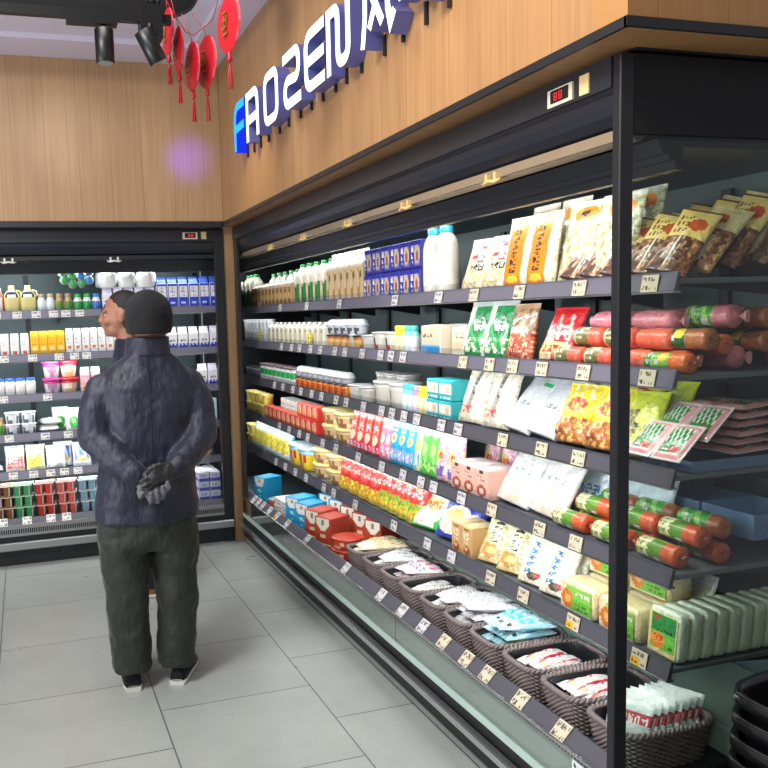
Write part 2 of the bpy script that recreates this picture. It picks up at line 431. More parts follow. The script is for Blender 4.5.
        mb = MB(mp); mb.box(s0, s1, .0, .4, .135, .178); B('lower_band', mb, 'fridge_black')
    else:
        mb.box(s0, s1, .0, .05, .19, .262)
        k = s0+.01
        while k < s1:
            if -.3 < k < .55 or 1.0 < k < 1.3:
                mb.box(k, k+.008, -.002, 0, .208, .238, mi=1)
            k += .0135
        B('air_grille', mb, ['steel', 'fridge_black'])
        mb = MB(mp); mb.box(s0, s1, .0, .4, .158, .19); B('lower_band', mb, 'fridge_black')
    mb = MB(mp); mb.box(s0, min(s1, 5.27), -.03, .0, .102, .137 if glassfront else .155, ch=.006); B('bumper_rail', mb, 'chrome' if glassfront else 'steel')
    mb = MB(mp); mb.box(s0, s1, .006, .4, 0, .102)
    if glassfront: mb.box(s0, s1, .0, .006, .012, .034, mi=1)
    else:
        for k in range(3):
            for j in range(4): mb.box(-.25+k*.24+j*.045, -.22+k*.24+j*.045, .004, .006, .058, .066, mi=2)
    B('kick_plate', mb, ['fridge_black', 'steel', 'void_black'])

random.seed(3)
def T(lst, yel=()): return [(v, i in yel) for i, v in enumerate(lst)]
far = [x/100 for x in (306, 318, 330, 341, 362, 384, 398, 420, 436, 455, 470, 490, 508)]
RT = [T([1.74, 2.02, 2.32, 2.60, 2.86, 3.25, 3.9, 4.4, 4.9]),
      T([1.745, 2.0, 2.2, 2.36, 2.5, 2.68]+far[1:-1]),
      T([2.02, 2.2, 2.42, 2.72, 2.85]+far),
      T([2.03, 2.21, 2.49, 2.70, 2.92, 3.03, 3.2, 3.42, 3.7, 4.0, 4.2, 4.45, 4.6, 4.8, 5.0]),
      T([1.76, 2.04, 2.30, 2.50, 2.78, 2.98, 3.3, 3.75, 4.05, 4.2, 4.5, 4.7, 4.9, 5.1], (0, 1)),
      T([1.88, 2.08, 2.27, 2.40, 2.56, 2.72, 2.9, 3.1, 3.5, 4.05, 4.4, 4.6, 4.75, 4.9, 5.0, 5.1], (11,))]
BT = [T([-.16, -.03, .09, .20, .28, .37]), T([-.2, -.13, .05, .22, .32, .40]), T([-.15, .13]), T([-.13, .10, .25]), T([-.12, .01, .12, .21, .30]), T([-.2, -.05, .1, .2])]
org = (1.385, 1.64, 0); fr = empty('display_fridge', org)
tag(fr, 'long black open-front refrigerated display with five shelves under the lit sign', 'fridge')
mpR = lambda s, d, z: (1.385+d, s, z)
fridge(fr, org, 1.655, 6.1, mpR, [1.578, 1.33, 1.07, .805, .55], RT, False, True)
B = lambda name, mb, mats, par=fr, o=org: mb.build(name, mats, par, o)
m = MB(); m.box(1.383, 1.424, 1.628, 1.655, 0, 2.14, ch=.003); B('end_post', m, 'fridge_black')
m = MB(); m.box(1.424, 2.3, 1.63, 1.65, 0, .12); B('end_panel', m, 'void_black')
m = MB(); m.box(1.424, 2.3, 1.63, 1.65, 1.955, 2.14); B('end_panel', m, 'void_black')
m = MB(); m.box(1.424, 2.3, 1.636, 1.641, .12, 1.955); B('end_glass', m, 'end_glass')
m = MB(); m.box(1.384, 1.40, 5.20, 5.284, .14, 2.14); B('far_frame', m, 'fridge_black')
m = MB(); m.box(1.384, 2.2, 6.1, 6.13, 0, 2.14); B('far_end_panel', m, 'fridge_black')
m = MB(); m.box(1.80, 2.16, 1.66, 3.7, .286, .37, ch=.004); B('deck_riser', m, 'mint_liner')
m = MB(); m.box(2.185, 2.3, 1.65, 6.1, 0, 2.14); B('rear_casing', m, 'fridge_black')
m = MB(); m.grid(lambda u, v: (1.3845-.001, 1.79-.085*u, .218+.085*v), 24, 20, design(hx('c4ccca'), ('r', .02, .98, .03, .97, hx('dfe4e2')), ('e', .14, .82, .06, .09, hx('3c4644')), ('r', .28, .9, .78, .84, hx('5c6664')), ('r', .1, .88, .56, .58, hx('a4acaa')), ('r', .1, .8, .44, .46, hx('a4acaa')), ('r', .1, .85, .32, .34, hx('a4acaa')), ('r', .1, .6, .2, .22, hx('a4acaa'))), 0, False, True)
B('notice_sticker', m, 'printed_card')
# temperature display of the long fridge
def display(par, o, mp, s, z, w=1.):
    m = MB(mp); m.box(s-.05, s+.05, -.012, -.006, z-.022, z+.022, rgb(226, 214, 186)); m.box(s-.036, s+.036, -.014, -.012, z-.014, z+.018, hx('17171a'))
    x = m.build('temperature_display', 'gloss_plastic', par, o)
    m = MB(mp)
    for dx in (-.012, .008):
        for (a, b, c, d) in ((0, .012, 0, .002), (0, .012, .009, .011), (0, .012, .018, .02), (0, .002, 0, .02), (.01, .012, 0, .02)): m.box(s+dx+a, s+dx+b, -.015, -.014, z-.009+c, z-.009+d)
    m.build('digits', 'display_red', x, o)
    m = MB(mp); m.box(s+.075 if w > 0 else s-.11, s+.11 if w > 0 else s-.075, -.010, -.006, z-.022, z+.026, rgb(222, 196, 140)); m.build('paper_label', 'printed_card', par, o)
display(fr, org, mpR, 1.84, 2.095, -1.)
orgB = (0, 5.33, 0); fb = empty('display_fridge', orgB)
tag(fb, 'far open-front dairy fridge with white and blue milk cartons, facing the shoppers', 'fridge')
mpB = lambda s, d, z: (s, 5.33+d, z)
fridge(fb, orgB, -1.6, 1.326, mpB, [1.59, 1.305, 1.04, .78, .53], BT, True, False)
m = MB(); m.box(1.262, 1.328, 5.325, 5.37, 0, 2.14, ch=.003); m.box(1.334, 1.36, 5.37, 6.12, 0, 2.14); m.build('side_frame', 'fridge_black', fb, orgB)
display(fb, orgB, mpB, 1.10, 2.098, 1.)
# ------------------------------------------------------------------ goods: each builder returns [(part name, mesh, parent index)]
def soft(seed):
    a = [hsh(i, seed, 3)*6.28 for i in range(6)]
    return lambda u, v: math.sin(u*9+a[0]+v*4)*.35+math.sin(v*13+a[1]-u*6)*.3+math.sin(u*21+v*17+a[2])*.2+math.sin(v*29-u*24+a[3])*.15
def pouch(w, h, t, f, nx=16, nz=20, seed=1, back=None, sag=.0, top=.045, mat='printed_film', crumple=.25, bottom_flat=True):
    """a filled film bag standing on its bottom edge, crimped at the top"""
    nx, nz = int(nx*1.6), int(nz*1.6)
    m = MB(); nz_ = soft(seed); back = back or f
    def prof(u, v):
        a = max(0, math.sin(PI*u))**.42
        if v > 1-top: return a*.03+.02
        vv = v/(1-top)
        b = (1-vv**3)**.75*(.55+.45*min(1, vv*7)) if bottom_flat else max(0, math.sin(PI*min(1, max(0, vv))))**.5
        return a*b+.02
    def P(sg):
        def q(u, v):
            p = prof(u, v); n = nz_(u, v+sg)
            x = (u-.5)*w*(1-.06*math.sin(PI*v)*(1 if bottom_flat else .6))
            z = v*h*(1-.02*math.sin(PI*u)*sag)
            if v > 1-top: z += (.004 if int(u*nx*2) % 2 else 0)*0
            return (x, sg*t/2*p*(1+crumple*n)+t*.0, z)
        return q
    m.grid(P(-1), nx, nz, f); m.grid(P(1), nx, nz, lambda u, v: back(u, v), flip=True)
    # close bottom and sides
    for q in range(nx):
        a = q; b = (nx+1)*(nz+1)+q; m.face((a, b, b+1, a+1), f(.5, .02))
    for r in range(nz):
        for c in (0, nx):
            a = r*(nx+1)+c; b = a+(nx+1)*(nz+1); m.face((a, a+nx+1, b+nx+1, b) if c == 0 else (a, b, b+nx+1, a+nx+1), f(.02, (r+.5)/nz), 0, True)
    return m, mat
def R1(x): return [('body', x[0].mesh('goods', x[1]), None)]
def bag(*a, **k): return R1(pouch(*a, **k))
def lying(w, l, t, f, nx=12, nz=16, seed=1, mat='printed_film'):
    """a flat sachet with crimped ends, lying on its back; front face up"""
    m, mt = pouch(w, l, t, f, nx, nz, seed, None, 0, .05, mat, .5, False)
    m.v = [(x, z-l/2, -y+t*.45) for x, y, z in m.v]
    return [('body', m.mesh('goods', mt), None)]
def carton(w, d, h, f, side, topc=None, gable=0, nx=12, nz=16, mat='printed_card', flap=None):
    """printed box with folded edges; gable > 0 gives a milk-carton roof with a crimped fin"""
    m = MB(); c = .003
    m.box(-w/2, w/2, 0, d, 0, h, side, ch=c)
    m.grid(lambda u, v: (-w/2+c+(w-2*c)*u, -.0006, c+(h-2*c)*v), nx, nz, f, 0, False)
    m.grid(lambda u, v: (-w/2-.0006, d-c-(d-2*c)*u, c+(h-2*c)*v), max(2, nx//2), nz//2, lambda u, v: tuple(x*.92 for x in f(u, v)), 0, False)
    if topc:
        m.grid(lambda u, v: (-w/2+c+(w-2*c)*u, c+(d-2*c)*v, h+.0006), 6, 4, topc if callable(topc) else (lambda u, v: topc), 0, False)
    parts = []
    if gable:
        g = MB(); tc = topc(.5, .5) if callable(topc) else (topc or side)
        yr = d/2
        for sg, y in ((-1, c), (1, d-c)):
            k = g.vs([(-w/2+c, y, h), (w/2-c, y, h), (w/2-c, yr+sg*.002, h+gable), (-w/2+c, yr+sg*.002, h+gable)]); g.face((k, k+1, k+2, k+3) if sg < 0 else (k+3, k+2, k+1, k), tc)
        for x, ix in ((-w/2+c, -w/2+c+.012), (w/2-c, w/2-c-.012)):
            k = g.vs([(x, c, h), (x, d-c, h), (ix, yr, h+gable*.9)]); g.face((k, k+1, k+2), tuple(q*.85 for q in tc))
        g.box(-w/2+c, w/2-c, yr-.003, yr+.003, h+gable*.95, h+gable*1.45, tc)
        parts.append(('gable_top', g.mesh('goods', mat), 0))
    if flap:
        g = MB(); g.box(-w*.32, w*.32, d*.2, d*.8, h+.0008, h+.004, flap, ch=.001); parts.append(('flap', g.mesh('goods', mat), 0))
    return [('body', m.mesh('goods', mat), None)]+parts
def bottle(prof, capc, f, n=20, capr=.016, caph=.016, e=2., sx=1., sy=1., mat='gloss_plastic', handle=None):
    m = MB(); m.lathe(prof, n, f, e=e, sx=sx, sy=sy)
    out = [('body', m.mesh('goods', mat), None)]
    z = prof[-1][1]; g = MB(); g.lathe([(capr*.98, z-.003), (capr, z), (capr, z+caph*.8), (capr*.9, z+caph), (capr*.2, z+caph*1.01)], 16, None, capc)
    out.append(('cap', g.mesh('goods', 'gloss_plastic'), 0))
    if handle:
        g = MB(); g.tube(handle[0], handle[1], 8, handle[2]); out.append(('handle', g.mesh('goods', 'gloss_plastic'), 0))
    return out
def cup(r0, r1, h, f, lidc, n=20, lidh=.006, dome=0, e=2., mat='gloss_plastic', rim=.004):
    m = MB(); m.lathe([(r0*.93, 0), (r0, .004), (r0+(r1-r0)*.4, h*.4), (r0+(r1-r0)*.8, h*.8), (r1, h)], n, f, e=e)
    g = MB(); pr = [(r1, h), (r1+rim, h+.001), (r1+rim, h+lidh), (r1*.9, h+lidh+.001)]
    if dome: pr += [(r1*.86, h+lidh+dome*.5), (r1*.66, h+lidh+dome*.85), (r1*.3, h+lidh+dome)]
    else: pr += [(r1*.3, h+lidh+.0012)]
    g.lathe(pr, n, lidc if callable(lidc) else None, None if callable(lidc) else lidc, e=e)
    return [('body', m.mesh('goods', mat), None), ('lid', g.mesh('goods', mat), 0)]
def wrapf(base, bands, patch=None, front=.75, half=.2):
    """bands: (z0,z1,col) by height fraction; patch: design on the front part of the circumference"""
    def f(th, fr):
        c = base
        for a, b, q in bands:
            if a <= fr < b: c = q
        if patch:
            d = ((th-front+.5) % 1)-.5
            if abs(d) < half:
                k = patch(.5+d/(2*half), fr)
                if k is not None: c = k
        return c
    return f
def sausage(L, r, meat, label, lab=(.18, .62), twist=True, n=26, seed=1, bend=.0):
    """along local x; label(th, s) or None"""
    m = MB(); N = 40; pr = []
    nz_ = soft(seed)
    for i in range(N+1):
        s = i/N; e = min(s, 1-s)
        rr = r*(1-max(0, (.11-e)/.11)**2.2) if twist else r*(1-max(0, (.07-e)/.07)**3*.5)
        pr.append((max(rr*(1+.05*nz_(s, .3)), .003), s*L-L/2))
    f = lambda th, s: label(th, (s-lab[0])/(lab[1]-lab[0])) if lab[0] < s < lab[1] else tuple(x*(.9+.2*hsh(int(th*9), int(s*18), seed)) for x in meat)
    m.lathe(pr, n, f, ax=lambda x, y, z: (z, y+bend*(z/L*2)**2, x+r))
    out = [('body', m.mesh('goods', 'printed_film'), None)]
    if twist:
        for sg in (-1, 1):
            g = MB(); x = sg*L/2; g.lathe([(.003, 0), (.004, .006), (r*.5, .02), (r*.55, .026)], 10, None, tuple(c*.8+.1 for c in meat), ax=lambda a, b, c: (x+sg*c, b*.5, a+r))
            out.append(('twisted_end', g.mesh('goods', 'printed_film'), 0))
    else:
        for sg in (-1, 1):
            g = MB(); g.grid(lambda u, v: (sg*L*(.45+.10*v), (u-.5)*r*(.9+.7*v), r*(1.05+.12*math.sin(u*11)*v+.1*v)), 10, 4, lambda u, v: tuple(c*.55+.28*hsh(int(u*10), int(v*4), 3) for c in meat))
            out.append(('wrapper_end', g.mesh('goods', 'printed_film'), 0))
    return out
def block(w, d, h, body, f, nx=14, nz=14, mat='printed_film', seed=1, label='label'):
    """a vacuum-packed block with softly rounded edges and a printed sheet on the front"""
    m = MB(); nz_ = soft(seed)
    def P(u, v, top=False):
        x = (u-.5)*w; z = v*h; return x, z
    prof = [(0, .006), (.5, 0), (1, .006)]
    g = 8
    def Q(a, b, k):
        # superellipsoid-like box
        ca, sa, cb, sb = math.cos(a), math.sin(a), math.cos(b), math.sin(b)
        e = .28; pw = lambda q: math.copysign(abs(q)**e, q)
        x, y, z = pw(cb)*pw(ca), pw(cb)*pw(sa), pw(sb)
        n = 1+.02*nz_(a, b)
        return (x*w/2*n, d/2+y*d/2*n, h/2+z*h/2)
    m.grid(lambda u, v: Q(2*PI*u, -PI/2+PI*v, 0), 28, 14, lambda u, v: tuple(c*(.88+.16*hsh(int(u*28), int(v*14), seed)) for c in body))
    p = MB(); p.grid(lambda u, v: ((u-.5)*w*.86, -.0015-.001*math.sin(PI*u), h*.07+v*h*.84), nx, nz, f, 0, False)
    out = [('body', m.mesh('goods', mat), None), (label, p.mesh('goods', mat), 0)]
    return out

def shorten(t):
    for a, b in ((' from the corner', ' from corner'), (' from the left', ' from left'), (' in the ', ', '), (' the ', ' '), (' long fridge', ' long fridge'), (' brown snack sachet', ' snack sachet'), (' pudding cups', ' puddings'), (', near end of second shelf', ', second shelf near end'), (' white and ', ' white-'), (' and ', '-'), (' at back', ', back')):
        if len(t.split()) <= 16: return t
        t = t.replace(a, b)
    if len(t.split()) > 16: print('LONG', t)
    return t
CACHE = {}; LOW = {}
def put(kind, name, loc, label, cat, group=None, rz=-PI/2, rx=0., ry=0., sc=1.):
    label = shorten(label)
    if kind not in CACHE: CACHE[kind] = GOODS[kind]()
    objs = []
    for pn, me, par in CACHE[kind]:
        o = D.objects.new(name if par is None else pn, me); COL.objects.link(o)
        if par is not None: o.parent = objs[par]
        objs.append(o)
    k = (kind, rx, ry, sc)
    if k not in LOW:
        q = Euler((rx, ry, 0)).to_matrix(); s3 = sc if isinstance(sc, tuple) else (sc, sc, sc)
        LOW[k] = min((q @ Vector((v.co.x*s3[0], v.co.y*s3[1], v.co.z*s3[2]))).z for v in CACHE[kind][0][1].vertices)
    r = objs[0]; r.location = (loc[0], loc[1], loc[2]-LOW[k]+.0004); r.rotation_euler = (rx, ry, rz)
    r.scale = sc if isinstance(sc, tuple) else (sc, sc, sc)
    return tag(r, label, cat, group)
def jit(a): return (random.random()*2-1)*a
SHELF = {1: 'top shelf', 2: 'second shelf', 3: 'third shelf', 4: 'fourth shelf', 5: 'lowest shelf', 6: 'bottom deck'}
ZR = {1: 1.6105, 2: 1.3625, 3: 1.1025, 4: .8375, 5: .5825, 6: .2855}
ZB = {1: 1.6225, 2: 1.3375, 3: 1.0725, 4: .8125, 5: .5625, 6: .2855}
def right(kind, name, sh, y0, y1, n, desc, cat, d=.01, z=0., ctx=None, lean=0., turn=0., roll=0., sc=1., wob=.0, dz=None):
    """n goods side by side on a long-fridge shelf, from y0 (corner end) to y1 (near end)"""
    x = (1.607 if sh < 6 else 1.45)+d; g = desc+' row'
    for i in range(n):
        y = y0+(y1-y0)*(i+.5)/n
        where = ctx or ('long fridge '+SHELF[sh])
        lb = (ORD[i]+' '+desc+' from the corner, '+where) if n > 1 else desc+', '+where
        put(kind, name, (x+jit(wob), y+jit(wob*.6), ZR[sh]+z+(dz*i if dz else 0)), lb, cat, g+' '+SHELF[sh] if n > 1 else None, -PI/2-turn+jit(wob*4), lean, roll, sc)
def back(kind, name, sh, x0, x1, n, desc, cat, d=.01, z=0., lean=0., turn=0., sc=1., roll=0.):
    y = 5.33+.222+d if sh < 6 else 5.33+.065+d
    for i in range(n):
        x = x0+(x1-x0)*(i+.5)/n
        lb = (ORD[i]+' '+desc+' from the left, far fridge '+SHELF[sh]) if n > 1 else desc+', far fridge '+SHELF[sh]
        put(kind, name, (x, y, ZB[sh]+z), lb, cat, desc+' row '+SHELF[sh] if n > 1 else None, turn, lean, roll, sc)
# ------------------------------------------------------------------ the kinds of goods
H = hx
GREEN, DGREEN, LEAF = H('1f8a3c'), H('0f5a2c'), H('79c043')
RED, DRED, ORANGE, YELLOW = H('d32b32'), H('8e1f26'), H('ef8a1d'), H('f5d23a')
BLUE, NAVY, SKY, TEAL = H('1f3fc0'), H('18226e'), H('3bb4e0'), H('1aa0aa')
CREAM, TAN, BROWN, KRAFT = H('d9d0b8'), H('cfae7c'), H('7c4a2a'), H('b98d5e')
PINK, ROSE, MAG, LILAC = H('f0a3a8'), H('e4686e'), H('cf2f8e'), H('b9a3dc')
WHT, OFF, INK = H('e6e6e4'), H('e4e6e4'), H('23222a')
jugp = lambda r, h: [(r*.9, 0), (r, .006), (r, h*.55), (r*.97, h*.68), (r*.72, h*.84), (r*.4, h*.93), (r*.36, h*.97)]
def shreds(cols, sd, *extra): return design(CREAM, ('n', 0, 1, 0, .95, cols, sd, 14, 20), *extra)
NOOD = [H('e8dcb8'), H('d9c795'), H('f2ead0'), H('c9b27c')]
def pinkpack():
    f = design(PINK, ('r', .1, .9, .12, .9, H('e9e4e2')), ('r', .12, .88, .14, .88, GREEN), ('s', .12, .88, .4, .88, 6, .4, .42, WHT), ('e', .62, .26, .2, .09, RED), ('r', .16, .42, .18, .26, WHT))
    m = MB(); nz_ = soft(3)
    w, l, t = .088, .115, .02
    for sg, ff, fl in ((1, f, False), (-1, lambda u, v: PINK, True)):
        m.grid(lambda u, v: ((u-.5)*w, (v-.5)*l, t/2+sg*t/2*(max(0, math.sin(PI*u))**.3*max(0, math.sin(PI*v))**.3)*(1+.15*nz_(u, v)+.12*abs(math.sin(u*PI*6)))), 16, 20, ff, flip=fl)
    p = MB(); z = t*.5
    p.box(-w/2-.006, w/2+.006, -l/2-.006, l/2+.006, z-.0015, z+.0015, H('dcd0d0'), ch=.0007)
    return [('body', m.mesh('goods', 'printed_film'), None), ('sealed_edge', p.mesh('goods', 'printed_film'), 0)]
def lab_green(yel=False):
    d = design(LEAF if yel else DGREEN, ('r', 0, .3, 0, 1, GREEN), ('r', .3, .36, 0, 1, H('cfe6a0')), ('e', .75, .3, .2, .16, YELLOW), ('g', .04, .28, .1, .95, 2, 12, WHT, 3), ('r', .42, .62, .60, .74, WHT), ('r', .42, .62, .10, .2, WHT))
    return lambda th, s: d(s, (th*1.5) % 1)
def lab_olive():
    d = design(H('6f6a3a'), ('r', 0, .12, 0, 1, H('c7c59a')), ('e', .5, .5, .25, .2, H('a3a05c')), ('r', .68, .9, .35, .6, WHT), ('g', .15, .6, .1, .9, 4, 9, H('e6e2c4'), 4))
    return lambda th, s: d(s, (th*1.5) % 1)
def lab_roll():
    d = design(H('5a8a2c'), ('r', 0, .5, .3, 1, H('d9dfa8')), ('g', 0, .5, .35, .95, 5, 5, H('7c8a4a'), 8), ('r', .7, .95, .1, .35, WHT), ('n', 0, .6, 0, .3, [H('7aa83a'), H('4c7a22'), H('9ab84c')], 5, 9, 6))
    return lambda th, s: d(s, (th*2) % 1)
def lab_bright():
    d = design(H('3fae3c'), ('s', 0, 1, 0, 1, 2.2, .5, .4, H('a8dc6a')), ('r', .6, .85, .2, .5, WHT), ('g', .1, .5, .3, .8, 4, 4, WHT, 6))
    return lambda th, s: d(s, (th*2) % 1)
